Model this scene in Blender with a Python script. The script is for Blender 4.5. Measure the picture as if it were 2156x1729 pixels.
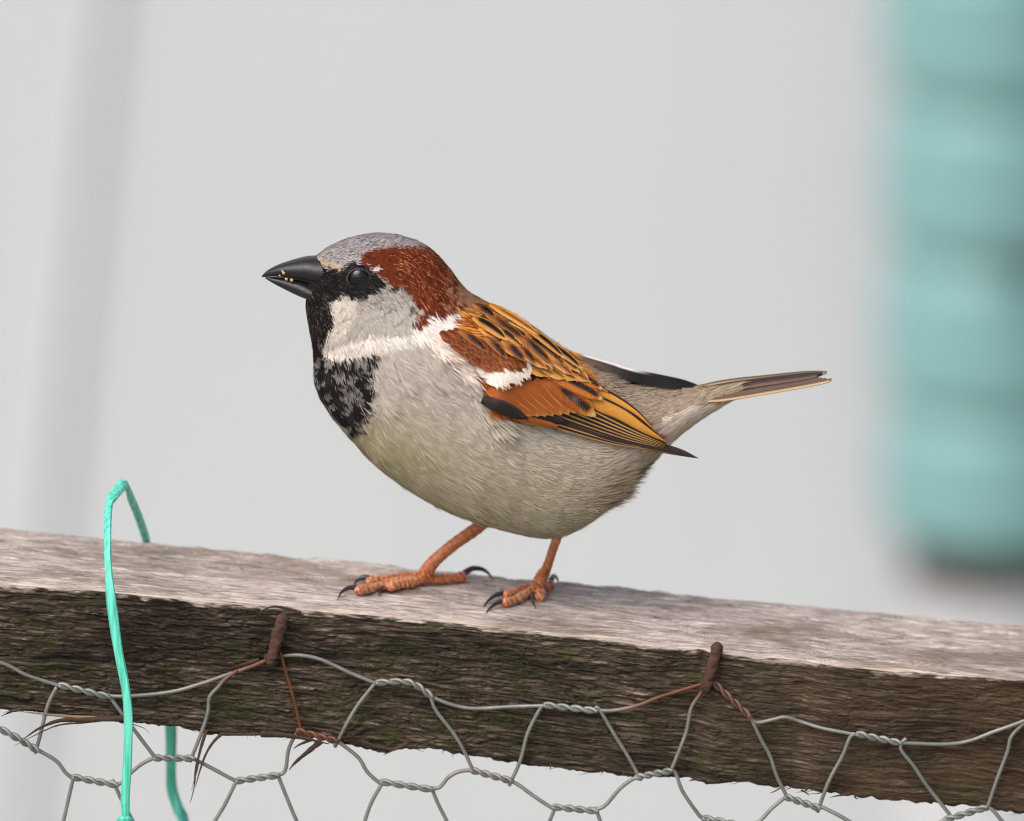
import bpy, bmesh, math, random
import numpy as np
from mathutils import Vector
from mathutils.kdtree import KDTree

random.seed(7)
rng = np.random.default_rng(11)
for o in list(bpy.data.objects):
    bpy.data.objects.remove(o)
scene = bpy.context.scene
COL = scene.collection

# ------------------------------------------------------------------ camera
PITCH = math.radians(16.0)
FOC = 3.0                       # metres from the lens to the bird
S = 0.000121                    # metres at the bird for one reference unit (picture = 2156 x 1729 units)
CX, CY = 1078.0, 864.5
ORG = np.array([0.0, 0.0, 1.05])
cp, sp = math.cos(PITCH), math.sin(PITCH)
FWD = np.array([0.0, cp, -sp]); UPV = np.array([0.0, sp, cp]); RGT = np.array([1.0, 0, 0])
CAM = ORG - FWD * FOC
cam_d = bpy.data.cameras.new('camera')
cam = bpy.data.objects.new('camera', cam_d); COL.objects.link(cam)
cam.location = CAM
cam.rotation_euler = (math.radians(90) - PITCH, 0, 0)
cam_d.sensor_width = 36.0
cam_d.lens = 36.0 * FOC / (2156 * S)
cam_d.clip_start = 0.05; cam_d.clip_end = 500
cam_d.dof.use_dof = True
cam_d.dof.focus_distance = FOC - 0.014
cam_d.dof.aperture_fstop = 9.0
scene.camera = cam

# ------------------------------------------------------------------ sky and sun (bright overcast)
SUN_EL, SUN_AZ = math.radians(52), math.radians(-142)   # azimuth measured from +Y towards +X
w = bpy.data.worlds.new('World'); scene.world = w; w.use_nodes = True
nt = w.node_tree; nt.nodes.clear()
wo = nt.nodes.new('ShaderNodeOutputWorld'); bg = nt.nodes.new('ShaderNodeBackground')
sky = nt.nodes.new('ShaderNodeTexSky'); sky.sky_type = 'NISHITA'; sky.sun_disc = False
sky.sun_elevation = SUN_EL; sky.sun_rotation = SUN_AZ
sky.air_density = 0.6; sky.dust_density = 4.0; sky.ozone_density = 0.4
bg.inputs['Strength'].default_value = 0.15
nt.links.new(sky.outputs[0], bg.inputs[0]); nt.links.new(bg.outputs[0], wo.inputs[0])
sd = bpy.data.lights.new('sun', 'SUN'); sd.energy = 1.2; sd.angle = math.radians(60); sd.color = (1.0, 0.985, 0.965)
sun = bpy.data.objects.new('sun', sd); COL.objects.link(sun)
sdir = Vector((math.sin(SUN_AZ) * math.cos(SUN_EL), math.cos(SUN_AZ) * math.cos(SUN_EL), math.sin(SUN_EL)))
sun.rotation_euler = sdir.to_track_quat('Z', 'Y').to_euler()
sun.location = (0, 0, 5)
vs = scene.view_settings
vs.view_transform = 'Standard'; vs.look = 'None'; vs.gamma = 1.0; vs.use_curve_mapping = False
vs.exposure = 0.35
scene.cycles.filter_width = 1.1

# ------------------------------------------------------------------ helpers
def at(px, py, Y=0.0):
    """world point on the plane y = Y seen at reference unit (px, py)"""
    rx = (px - CX) * S; uy = -(py - CY) * S
    d = FWD * FOC + RGT * rx + UPV * uy
    t = (Y - CAM[1]) / d[1]
    return CAM + d * t

def at_v(px, py, Y):
    px = np.asarray(px, float); py = np.asarray(py, float); Y = np.broadcast_to(np.asarray(Y, float), px.shape)
    rx = (px - CX) * S; uy = -(py - CY) * S
    d = FWD * FOC + rx[..., None] * RGT + uy[..., None] * UPV
    t = (Y - CAM[1]) / d[..., 1]
    return CAM + d * t[..., None]

def proj(P):
    P = np.asarray(P, float) - CAM
    z = P @ FWD
    return CX + (P @ RGT) * FOC / z / S, CY - (P @ UPV) * FOC / z / S

def srgb(r, g, b):
    f = lambda c: (c / 255 / 12.92) if c <= 10.3 else ((c / 255 + 0.055) / 1.055) ** 2.4
    return np.array([f(r), f(g), f(b)])

def mesh_tris(name, verts, tris, smooth=True, cols=None, attrs=None):
    verts = np.asarray(verts, np.float32).reshape(-1, 3); tris = np.asarray(tris, np.int32).reshape(-1, 3)
    me = bpy.data.meshes.new(name)
    n = len(tris)
    me.vertices.add(len(verts)); me.vertices.foreach_set('co', verts.ravel())
    me.loops.add(n * 3); me.loops.foreach_set('vertex_index', tris.ravel())
    me.polygons.add(n)
    me.polygons.foreach_set('loop_start', np.arange(0, n * 3, 3, dtype=np.int32))
    me.polygons.foreach_set('loop_total', np.full(n, 3, np.int32))
    me.update(calc_edges=True); me.validate()
    me.polygons.foreach_set('use_smooth', np.full(len(me.polygons), smooth))
    if cols is not None: set_col(me, cols)
    for k, v in (attrs or {}).items():
        a = me.attributes.new(k, 'FLOAT', 'POINT'); a.data.foreach_set('value', np.asarray(v, np.float32).ravel())
    return me

def set_col(me, cols):
    a = me.color_attributes.new('Col', 'FLOAT_COLOR', 'POINT')
    c = np.ones((len(me.vertices), 4), np.float32); c[:, :3] = np.clip(cols, 0, 1)
    a.data.foreach_set('color', c.ravel())

def grid_tris(nu, nv, wrap=False, off=0):
    """triangles of an nu x nv vertex grid (v wraps if asked)"""
    i = np.arange(nu - 1)[:, None]; j = np.arange(nv if wrap else nv - 1)[None, :]
    a = i * nv + j; b = i * nv + (j + 1) % nv; c = (i + 1) * nv + (j + 1) % nv; d = (i + 1) * nv + j
    q = np.stack([np.stack([a, b, c], -1), np.stack([a, c, d], -1)], -2)
    return q.reshape(-1, 3) + off

def link(name, me, mat=None, parent=None):
    o = bpy.data.objects.new(name, me); COL.objects.link(o)
    if mat is not None and me is not None: me.materials.append(mat)
    if parent is not None:
        o.parent = parent
        o.matrix_parent_inverse = parent.matrix_basis.inverted()
    return o

def empty(name, loc):
    o = bpy.data.objects.new(name, None); COL.objects.link(o); o.location = loc; o.empty_display_size = 0.02
    return o

def tag(o, label=None, cat=None, group=None, kind=None):
    if label: o['label'] = label
    if cat: o['category'] = cat
    if group: o['group'] = group
    if kind: o['kind'] = kind
    return o

def catmull(P, n=8, closed=False):
    P = np.asarray(P, float)
    Q = np.vstack([2 * P[0] - P[1], P, 2 * P[-1] - P[-2]])
    out = []
    for i in range(1, len(Q) - 2):
        p0, p1, p2, p3 = Q[i - 1], Q[i], Q[i + 1], Q[i + 2]
        for k in range(n):
            t = k / n
            out.append(0.5 * (2 * p1 + (p2 - p0) * t + (2 * p0 - 5 * p1 + 4 * p2 - p3) * t * t + (3 * p1 - p0 - 3 * p2 + p3) * t ** 3))
    out.append(P[-1])
    return np.array(out)

def frames(P):
    P = np.asarray(P, float)
    T = np.gradient(P, axis=0); T /= np.linalg.norm(T, axis=1)[:, None] + 1e-12
    N = np.zeros_like(P)
    ref = np.array([0, -1.0, 0]) if abs(T[0][1]) < 0.9 else np.array([0, 0, 1.0])
    n = ref - T[0] * (ref @ T[0]); n /= np.linalg.norm(n)
    for i in range(len(P)):
        n = n - T[i] * (n @ T[i]); n /= np.linalg.norm(n) + 1e-12
        N[i] = n
    return T, N, np.cross(T, N)

def tube_arrays(P, R, ns=8, R2=None, twist=None, prof=None):
    """swept tube; R along the frame normal, R2 along the binormal; rounded caps"""
    P = np.asarray(P, float); n = len(P)
    R = np.broadcast_to(np.asarray(R, float), (n,)); R2 = R if R2 is None else np.broadcast_to(np.asarray(R2, float), (n,))
    T, N, B = frames(P)
    a = np.linspace(0, 2 * np.pi, ns, endpoint=False)
    pr = np.ones(ns) if prof is None else prof(a)
    if twist is not None:
        ct, st = np.cos(twist)[:, None], np.sin(twist)[:, None]
        N, B = N * ct + B * st, B * ct - N * st
    ring = P[:, None] + (pr * np.cos(a))[None, :, None] * (N * R[:, None])[:, None] + (pr * np.sin(a))[None, :, None] * (B * R2[:, None])[:, None]
    V = ring.reshape(-1, 3)
    F = grid_tris(n, ns, wrap=True)
    c0 = P[0] - T[0] * R[0] * 0.5; c1 = P[-1] + T[-1] * R[-1] * 0.5
    V = np.vstack([V, c0, c1]); k = n * ns
    j = np.arange(ns)
    F = np.vstack([F, np.stack([np.full(ns, k), (j + 1) % ns, j], 1), np.stack([np.full(ns, k + 1), (n - 1) * ns + j, (n - 1) * ns + (j + 1) % ns], 1)])
    return V, F

def join_arrays(parts):
    V, F, o = [], [], 0
    for v, f in parts:
        V.append(v); F.append(np.asarray(f) + o); o += len(v)
    return np.vstack(V), np.vstack(F)

def hash2(ix, iy, seed):
    h = (ix.astype(np.int64) * 374761393 + iy.astype(np.int64) * 668265263 + seed * 1442695041) & 0xffffffff
    h = ((h ^ (h >> 13)) * 1274126177) & 0xffffffff
    return ((h ^ (h >> 16)) & 0xffff) / 65535.0

def vnoise(x, y, seed=0):
    x0 = np.floor(x); y0 = np.floor(y); fx = x - x0; fy = y - y0
    fx = fx * fx * (3 - 2 * fx); fy = fy * fy * (3 - 2 * fy)
    a = hash2(x0, y0, seed); b = hash2(x0 + 1, y0, seed); c = hash2(x0, y0 + 1, seed); d = hash2(x0 + 1, y0 + 1, seed)
    return (a * (1 - fx) + b * fx) * (1 - fy) + (c * (1 - fx) + d * fx) * fy

def fbm(x, y, seed=0, oct=4, lac=2.1, gain=0.5):
    s = 0; a = 1; tot = 0
    for k in range(oct):
        s = s + a * vnoise(x, y, seed + k * 17); tot += a; a *= gain; x = x * lac; y = y * lac
    return s / tot

# ------------------------------------------------------------------ materials
def new_mat(name):
    m = bpy.data.materials.new(name); m.use_nodes = True
    b = m.node_tree.nodes['Principled BSDF']
    return m, m.node_tree, b

def N(t, kind, **kw):
    n = t.nodes.new(kind)
    for k, v in kw.items(): setattr(n, k, v)
    return n

def mat_flat(name, c, rough=0.6, metal=0.0, spec=0.5, var=0.0, scale=60, bump=0.0):
    m, t, b = new_mat(name)
    b.inputs['Roughness'].default_value = rough; b.inputs['Metallic'].default_value = metal
    b.inputs['Specular IOR Level'].default_value = spec
    c = tuple(c) + (1,)
    if var == 0:
        b.inputs['Base Color'].default_value = c
    else:
        tc = N(t, 'ShaderNodeTexCoord'); ns = N(t, 'ShaderNodeTexNoise'); ns.inputs['Scale'].default_value = scale; ns.inputs['Detail'].default_value = 5
        t.links.new(tc.outputs['Object'], ns.inputs['Vector'])
        mx = N(t, 'ShaderNodeMix', data_type='RGBA')
        mx.inputs[6].default_value = tuple(x * (1 - var) for x in c[:3]) + (1,)
        mx.inputs[7].default_value = tuple(min(1, x * (1 + var)) for x in c[:3]) + (1,)
        t.links.new(ns.outputs['Fac'], mx.inputs[0]); t.links.new(mx.outputs[2], b.inputs['Base Color'])
        if bump:
            bp = N(t, 'ShaderNodeBump'); bp.inputs['Strength'].default_value = bump; bp.inputs['Distance'].default_value = 0.0005
            t.links.new(ns.outputs['Fac'], bp.inputs['Height']); t.links.new(bp.outputs[0], b.inputs['Normal'])
    return m

def mat_attr(name, rough=0.75, spec=0.2, trans=0.0):
    m, t, b = new_mat(name)
    a = N(t, 'ShaderNodeAttribute', attribute_name='Col')
    t.links.new(a.outputs['Color'], b.inputs['Base Color'])
    b.inputs['Roughness'].default_value = rough; b.inputs['Specular IOR Level'].default_value = spec
    if trans > 0:
        tr = N(t, 'ShaderNodeBsdfTranslucent'); mix = N(t, 'ShaderNodeMixShader'); mix.inputs[0].default_value = trans
        t.links.new(a.outputs['Color'], tr.inputs['Color'])
        t.links.new(b.outputs[0], mix.inputs[1]); t.links.new(tr.outputs[0], mix.inputs[2])
        t.links.new(mix.outputs[0], t.nodes['Material Output'].inputs['Surface'])
    return m

M_plume = mat_attr('plumage', 0.8, 0.12, 0.15)
M_feather = mat_attr('flight_feather', 0.62, 0.25, 0.06)
M_skin = mat_attr('leg_skin', 0.42, 0.4)
_t = M_skin.node_tree; _a = N(_t, 'ShaderNodeAttribute', attribute_name='matte')
_t.links.new(_a.outputs['Fac'], _t.nodes['Principled BSDF'].inputs['Roughness'])
M_bill = mat_flat('bill_horn', srgb(32, 31, 37), 0.36, 0, 0.5, 0.35, 900, 0.2)
M_claw = mat_flat('claw_horn', srgb(50, 46, 47), 0.3, 0, 0.5, 0.3, 900)
M_eye = mat_flat('eye_gloss', (0.004, 0.003, 0.003), 0.06, 0, 0.6)
M_lid = mat_flat('eye_ring', srgb(62, 57, 55), 0.6, 0, 0.3, 0.4, 2500, 0.3)
M_crumb = mat_flat('crumb', srgb(225, 180, 110), 0.8, 0, 0.3, 0.25, 1500)
# galvanised wire with rust where the rust attribute says so
M_wire, t, b = new_mat('galvanised_wire')
a = N(t, 'ShaderNodeAttribute', attribute_name='rust'); tc = N(t, 'ShaderNodeTexCoord'); ns = N(t, 'ShaderNodeTexNoise')
ns.inputs['Scale'].default_value = 260; ns.inputs['Detail'].default_value = 4
t.links.new(tc.outputs['Object'], ns.inputs['Vector'])
g = N(t, 'ShaderNodeMix', data_type='RGBA'); g.inputs[6].default_value = (*srgb(106, 106, 102), 1); g.inputs[7].default_value = (*srgb(160, 162, 157), 1)
t.links.new(ns.outputs['Fac'], g.inputs[0])
r = N(t, 'ShaderNodeMix', data_type='RGBA'); r.inputs[6].default_value = (*srgb(58, 34, 24), 1); r.inputs[7].default_value = (*srgb(128, 70, 42), 1)
t.links.new(ns.outputs['Fac'], r.inputs[0])
rm = N(t, 'ShaderNodeMix', data_type='RGBA'); t.links.new(a.outputs['Fac'], rm.inputs[0]); t.links.new(g.outputs[2], rm.inputs[6]); t.links.new(r.outputs[2], rm.inputs[7])
t.links.new(rm.outputs[2], b.inputs['Base Color'])
mm = N(t, 'ShaderNodeMath', operation='MULTIPLY_ADD'); mm.inputs[1].default_value = -0.45; mm.inputs[2].default_value = 0.45
t.links.new(a.outputs['Fac'], mm.inputs[0]); t.links.new(mm.outputs[0], b.inputs['Metallic'])
b.inputs['Roughness'].default_value = 0.5
M_rust = mat_flat('rusty_iron', srgb(80, 57, 48), 0.85, 0.0, 0.3, 0.4, 700, 0.8)

# ------------------------------------------------------------------ the setting: ground, wall, shutter
M_ground, t, b = new_mat('pale_gravel_grass')
tc = N(t, 'ShaderNodeTexCoord'); ns = N(t, 'ShaderNodeTexNoise'); ns.inputs['Scale'].default_value = 9; ns.inputs['Detail'].default_value = 8
t.links.new(tc.outputs['Object'], ns.inputs['Vector'])
cr = N(t, 'ShaderNodeValToRGB'); cr.color_ramp.elements[0].color = (0.14, 0.15, 0.07, 1); cr.color_ramp.elements[1].color = (0.40, 0.39, 0.27, 1)  # unseen ground, gravel with grass, paled to bounce light onto the belly
t.links.new(ns.outputs['Fac'], cr.inputs[0]); t.links.new(cr.outputs[0], b.inputs['Base Color']); b.inputs['Roughness'].default_value = 0.9
gp = np.array([[x, y] for x in np.linspace(-60, 60, 61) for y in np.linspace(-60, 60, 61)])
gz = (fbm(gp[:, 0] * 1.3, gp[:, 1] * 1.3, 5) - 0.5) * 0.06
tag(link('ground', mesh_tris('ground', np.c_[gp, gz], grid_tris(61, 61)), M_ground), kind='structure')

def box_arrays(x0, x1, y0, y1, z0, z1, bev=0.0):
    bm = bmesh.new(); bmesh.ops.create_cube(bm, size=1.0)
    for v in bm.verts:
        v.co = Vector(((x0 + x1) / 2 + v.co.x * (x1 - x0), (y0 + y1) / 2 + v.co.y * (y1 - y0), (z0 + z1) / 2 + v.co.z * (z1 - z0)))
    if bev > 0: bmesh.ops.bevel(bm, geom=bm.edges[:] , offset=bev, segments=2, affect='EDGES')
    me = bpy.data.meshes.new('box'); bm.to_mesh(me); bm.free()
    return me

WALL_Y = 2.0
M_wall = mat_flat('white_wall_paint', (0.605, 0.63, 0.655), 0.7, 0, 0.3, 0.04, 3, 0.2)
wall = empty('house_wall', (0, WALL_Y, 0)); tag(wall, 'plain white painted boarded wall far out of focus behind the fence', 'wall')
core = box_arrays(-4, 4, WALL_Y + 0.021, WALL_Y + 0.25, -0.05, 3.2)
link('wall_core', core, M_wall, wall)
edges = [-4, -3.4, -2.8, -2.2, -1.6, -1.0, -0.45, at(150, 800, WALL_Y)[0], at(905, 800, WALL_Y)[0], at(1480, 800, WALL_Y)[0], 0.5, 1.0, 1.6, 2.2, 2.8, 3.4, 4]
for x0, x1 in zip(edges[:-1], edges[1:]):
    link('panel', box_arrays(x0 + 0.0001, x1 - 0.0001, WALL_Y, WALL_Y + 0.02, -0.03, 3.18, 0.0002), M_wall, wall)
# thin pale grey tube, a blurred slanting streak on the wall
M_strip = mat_flat('streak_grey', (0.595, 0.622, 0.65), 0.6, 0, 0.4, 0.05, 10)
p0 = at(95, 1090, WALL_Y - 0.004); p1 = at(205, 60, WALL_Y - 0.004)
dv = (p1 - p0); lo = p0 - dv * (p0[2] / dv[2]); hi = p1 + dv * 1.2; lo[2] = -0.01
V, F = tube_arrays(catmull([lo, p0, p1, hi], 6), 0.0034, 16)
tag(link('slanting_streak', mesh_tris('slanting_streak', V, F), M_strip), 'slim pale grey pole slanting across the white wall, out of focus', 'streak')

M_teal = mat_flat('teal_plastic', srgb(124, 168, 170), 0.42, 0, 0.5, 0.05, 8)
M_brown = mat_flat('grey_brown_timber', srgb(84, 74, 68), 0.8, 0, 0.2, 0.25, 30)
M_pale = mat_flat('pale_plinth', (0.44, 0.45, 0.46), 0.8, 0, 0.2, 0.06, 8)
M_iron = mat_flat('grey_iron', srgb(70, 84, 80), 0.5, 0.2)
YS = WALL_Y - 0.11
pxm = at(1001, 800, YS)[0] - at(1000, 800, YS)[0]
xc_ = at(2088, 800, YS)[0]; R_D = 240 * pxm
zb = at(2115, 1190, YS - R_D)[2]; zr = at(2115, 900, YS - R_D)[2]; rib_p = at(2115, 575, YS - R_D)[2] - zr
drum = empty('ribbed_drum', (xc_, YS, 0)); tag(drum, 'pale teal ribbed plastic drum standing upright before the white wall, out of focus', 'drum')
def lathe(prof, cx, cy, n=64):
    a_ = np.linspace(0, 2 * np.pi, n, endpoint=False)
    V_ = np.array([[[cx + r_ * math.cos(q), cy + r_ * math.sin(q), z_] for q in a_] for r_, z_ in prof]).reshape(-1, 3)
    return V_, grid_tris(len(prof), n, wrap=True)
prof = [(0.001, zb), (R_D * .80, zb), (R_D * .93, zb + R_D * .06), (R_D * .985, zb + R_D * .2)]
z_ = zb + R_D * .3; ztop = zr + rib_p * 7
while z_ < ztop:
    ph = ((z_ - zr) / rib_p) % 1.0
    dd = min(ph, 1 - ph) * rib_p
    prof.append((R_D * (1 - 0.06 * ph ** 1.5 - 0.14 * math.exp(-(dd / 0.0062) ** 2)), z_)); z_ += rib_p / 26
prof += [(R_D * .9, ztop + .01), (0.001, ztop + .012)]
V, F = lathe(prof, xc_, YS); me = mesh_tris('shell', V, F)
link('shell', me, M_teal, drum)
V, F = lathe([(0.001, zb - .020), (R_D * .74, zb - .020), (R_D * .74, zb + .001), (0.001, zb + .001)], xc_, YS); link('collar', mesh_tris('collar', V, F), M_brown, drum)
V, F = lathe([(0.001, -.02), (R_D * .95, -.02), (R_D * .78, zb - .0195), (0.001, zb - .0195)], xc_, YS); link('plinth', mesh_tris('plinth', V, F), M_pale, drum)
c = at(2140, 545, YS - R_D)
V, F = join_arrays([tube_arrays([[c[0], YS - R_D * .9, c[2]], [c[0], YS - R_D - 0.012, c[2]]], 0.004, 12), tube_arrays([[c[0] - 0.006, YS - R_D - .012, c[2]], [c[0] + 0.010, YS - R_D - .012, c[2] + 0.001]], 0.005, 12)])
link('tap', mesh_tris('tap', V, F), M_iron, drum)

# ------------------------------------------------------------------ the fence rail
YB = 0.0255
A = at(0, 1110, YB); B_ = at(2156, 1315, YB)
E = (B_ - A) / np.linalg.norm(B_ - A)            # along the rail, downhill to the right
NRM = np.array([-E[2], 0, E[0]])                  # up out of the rail's top
O_R = A + E * ((0 - A[0]) / E[0]); O_R[1] = 0     # a point of the top face at x = 0

def on_rail(px, py, h=0.0):
    rx = (px - CX) * S; uy = -(py - CY) * S
    d = FWD * FOC + RGT * rx + UPV * uy
    o = O_R + NRM * h
    t = ((o - CAM) @ NRM) / (d @ NRM)
    return CAM + d * t

def rail_pt(l, y, h):
    return O_R + E * l + NRM * h + np.array([0, y, 0])

ftop = [(-400, 1196), (0, 1230), (219, 1244), (296, 1253), (465, 1269), (591, 1278), (735, 1291), (833, 1299), (944, 1310), (1074, 1322), (1240, 1342), (1369, 1359), (1481, 1366), (1522, 1377), (1697, 1390), (1752, 1400), (1880, 1412), (2026, 1418), (2156, 1430), (2600, 1470)]
fl, fy = [], []
for q in ftop:
    P = on_rail(*q); fl.append((P - O_R) @ E); fy.append(P[1])
fbot = [(-400, 1452), (0, 1491), (253, 1519), (507, 1547), (684, 1552), (740, 1568), (807, 1583), (860, 1578), (907, 1571), (966, 1586), (1055, 1601), (1240, 1622), (1481, 1642), (1551, 1646), (1734, 1668), (1916, 1687), (2156, 1709), (2600, 1750)]
bl, bh = [], []
YFm = float(np.mean(fy))
def yfr(px): return float(np.interp(px, [q[0] for q in ftop], fy))
for q in fbot:
    P = at(q[0], q[1], yfr(q[0])); bl.append((P - O_R) @ E); bh.append((P - O_R) @ NRM - 0.0009)
HALF = 0.165
core_l = np.arange(-HALF, HALF, 0.00036)
ext = HALF + np.cumsum(np.geomspace(0.0006, 0.02, 90)); ext = ext[ext < 1.05]
L = np.concatenate([-ext[::-1], core_l, ext])
nL = len(L)
Yf = np.interp(L, fl, fy); Hb = np.interp(L, bl, bh)
Yf = Yf + (fbm(L * 60, L * 0 + 3, 3, 2) - 0.5) * 0.0008
Hb = Hb + (fbm(L * 420, L * 0 + 9, 4, 5) - 0.5) * 0.0015
nt_, nf_, nb_ = 140, 150, 22
# section parameter: top (back to front), front (down), bottom, back
qs = np.concatenate([np.linspace(0, 1, nt_, endpoint=False), 1 + np.linspace(0, 1, nf_, endpoint=False), 2 + np.linspace(0, 1, nb_, endpoint=False), 3 + np.linspace(0, 1, nb_, endpoint=False)])
nq = len(qs)
LL, QQ = np.meshgrid(L, qs, indexing='ij')
YY = np.zeros_like(LL); HH = np.zeros_like(LL); NY = np.zeros_like(LL); NH = np.zeros_like(LL)
yf2 = np.broadcast_to(Yf[:, None], LL.shape); hb2 = np.broadcast_to(Hb[:, None], LL.shape)
yb2 = np.broadcast_to((YB + (fbm(L * 260, L * 0 + 5, 8) - 0.5) * 0.0022)[:, None], LL.shape)
k = QQ < 1; f = QQ
YY = np.where(k, yb2 + (yf2 - yb2) * f, YY); NH = np.where(k, 1, NH)
k1 = (QQ >= 1) & (QQ < 2); f1 = QQ - 1
YY = np.where(k1, yf2, YY); HH = np.where(k1, hb2 * f1, HH); NY = np.where(k1, -1, NY)
k2 = (QQ >= 2) & (QQ < 3); f2 = QQ - 2
YY = np.where(k2, yf2 + (yb2 - yf2) * f2, YY); HH = np.where(k2, hb2, HH); NH = np.where(k2, -1, NH)
k3 = QQ >= 3; f3 = QQ - 3
YY = np.where(k3, yb2, YY); HH = np.where(k3, hb2 * (1 - f3), HH); NY = np.where(k3, 1, NY)
# rounded arrises
def arris(dist, rad): return np.clip(1 - dist / rad, 0, 1)
rad = 0.0016
dfe = np.where(k, np.abs(YY - yf2), np.where(k1, np.abs(HH), 9)); dbe = np.where(k, np.abs(YY - yb2), np.where(k3, np.abs(HH), 9))
dlo = np.where(k1, np.abs(HH - hb2), np.where(k2, np.abs(YY - yf2), 9))
cut = arris(dfe, rad) ** 2 * 0.0007
YY += cut * 0.7; HH -= cut * 0.7
cut = arris(dbe, rad) ** 2 * 0.0009
YY -= cut; HH -= cut
cut = arris(dlo, rad) ** 2 * 0.0006
YY += cut; HH += cut
# weathered relief: long fibres, flakes and checks
def ridge(x): return 1 - np.abs(2 * x - 1)
yc = YY * 1.0; hc = HH * 1.0
wob = (fbm(LL * 60, yc * 60 + 4, 21, 3) - 0.5) * 0.004
LT = LL + (vnoise(yc * 1100, LL * 10, 33) - 0.5) * 0.06
dtop = (fbm(LT * 90, (yc + wob) * 1300, 31, 3) - 0.5) * 0.0010 - ridge(fbm(LT * 25, (yc + wob) * 420, 41, 2)) ** 8 * 0.0007 + (fbm(LL * 70, yc * 70, 51, 3) - 0.5) * 0.0009
wob2 = (fbm(LL * 95, hc * 130 + 4, 61, 3) - 0.5) * 0.009
LW = LL + (vnoise(hc * 1300 + LL * 9, LL * 12 + 7, 63) - 0.5) * 0.05 + (vnoise(hc * 520, LL * 25, 64) - 0.5) * 0.03
flake = fbm(LW * 190, (hc + wob2) * 1350, 71, 3)
chip = fbm(LW * 420 + hc * 300, hc * 900, 95, 3)
dfront = (chip - 0.5) * 0.0012 + (np.floor(flake * 9) / 9 * 0.4 + flake * 0.6 - 0.5) * 0.0019 - ridge(fbm(LW * 40, (hc + wob2) * 620, 81, 2)) ** 7 * 0.0008 + (fbm(LL * 55, hc * 80, 91, 3) - 0.5) * 0.0012
calm = np.clip((LL - 0.02) / 0.05, 0, 1) * 0.35                     # the right-hand half is less flaked
dfront = dfront * (0.8 - calm)
fade_f = 1 - 0.6 * arris(np.minimum(dfe, dbe), 0.002)
disp = np.where(k, dtop * fade_f, np.where(k1, dfront * fade_f, dtop * 1.5))
YY += NY * disp; HH += NH * disp
VR = O_R + LL[..., None] * E + HH[..., None] * NRM; VR[..., 1] = YY
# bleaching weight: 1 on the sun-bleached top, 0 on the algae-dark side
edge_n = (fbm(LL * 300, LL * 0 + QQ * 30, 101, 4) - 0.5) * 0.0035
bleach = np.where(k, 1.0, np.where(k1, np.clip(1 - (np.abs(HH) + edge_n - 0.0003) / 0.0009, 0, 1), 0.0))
TR = grid_tris(nL, nq, wrap=True)
vr = VR.reshape(-1, 3)
c0 = len(vr); vr = np.vstack([vr, VR[0].mean(0), VR[-1].mean(0)])
j = np.arange(nq)
TR = np.vstack([TR, np.stack([np.full(nq, c0), (j + 1) % nq, j], 1), np.stack([np.full(nq, c0 + 1), (nL - 1) * nq + j, (nL - 1) * nq + (j + 1) % nq], 1)])[:, ::-1]
uvq = np.where(k, YY, np.where(k1, 0.2 + HH, np.where(k2, 0.4 + YY, 0.6 + HH)))
att = lambda a: np.r_[a.ravel(), 0, 0]
worn = np.where(k, arris(dfe, 0.0045), 0) + np.where(k, arris(dbe, 0.003), 0) * .6
me_rail = mesh_tris('fence_rail', vr, TR, True, attrs={'bleach': att(bleach), 'worn': att(worn), 'gl': att(LL), 'gq': att(uvq)})

M_wood, t, b = new_mat('weathered_softwood')
def attr(n): return N(t, 'ShaderNodeAttribute', attribute_name=n).outputs['Fac']
def comb(x, y, sx, sy):
    c = N(t, 'ShaderNodeCombineXYZ')
    for i, (s_, k_) in enumerate(((x, sx), (y, sy))):
        m_ = N(t, 'ShaderNodeMath', operation='MULTIPLY'); m_.inputs[1].default_value = k_; t.links.new(s_, m_.inputs[0]); t.links.new(m_.outputs[0], c.inputs[i])
    return c.outputs[0]
gl, gq, gb = attr('gl'), attr('gq'), attr('bleach')
def noise(vec, detail=5, rough=0.6, dist=0.0):
    n = N(t, 'ShaderNodeTexNoise'); n.inputs['Scale'].default_value = 1; n.inputs['Detail'].default_value = detail; n.inputs['Roughness'].default_value = rough; n.inputs['Distortion'].default_value = dist
    t.links.new(vec, n.inputs['Vector']); return n.outputs['Fac']
def ramp(fac, stops):
    r_ = N(t, 'ShaderNodeValToRGB'); e = r_.color_ramp.elements
    while len(e) < len(stops): e.new(0.5)
    for el, (p, c_) in zip(e, stops): el.position = p; el.color = (*c_, 1)
    t.links.new(fac, r_.inputs[0]); return r_.outputs[0]
def mix(fac, a_, b_, mode='MIX'):
    m_ = N(t, 'ShaderNodeMix', data_type='RGBA', blend_type=mode)
    for s_, i in ((fac, 0), (a_, 6), (b_, 7)):
        if hasattr(s_, 'links'): t.links.new(s_, m_.inputs[i])
        elif i == 0: m_.inputs[0].default_value = s_
        else: m_.inputs[i].default_value = (*s_, 1)
    return m_.outputs[2]
fib = noise(comb(gl, gq, 110, 1500), 6, 0.7, 0.8)
fib2 = noise(comb(gl, gq, 40, 560), 5, 0.6, 0.4)
blot = noise(comb(gl, gq, 26, 60), 5, 0.6, 0.5)
spk = noise(comb(gl, gq, 900, 2200), 3, 0.6)
top = ramp(fib, [(0.34, srgb(62, 54, 48)), (0.44, srgb(130, 119, 111)), (0.54, srgb(178, 168, 160)), (0.66, srgb(234, 225, 215))])
top = mix(ramp(fib2, [(0.35, (0, 0, 0)), (0.62, (0.5, 0.5, 0.5))]), top, srgb(206, 190, 180))
top = mix(ramp(blot, [(0.5, (0, 0, 0)), (0.72, (0.75, 0.75, 0.75))]), top, srgb(122, 108, 94))
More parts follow.
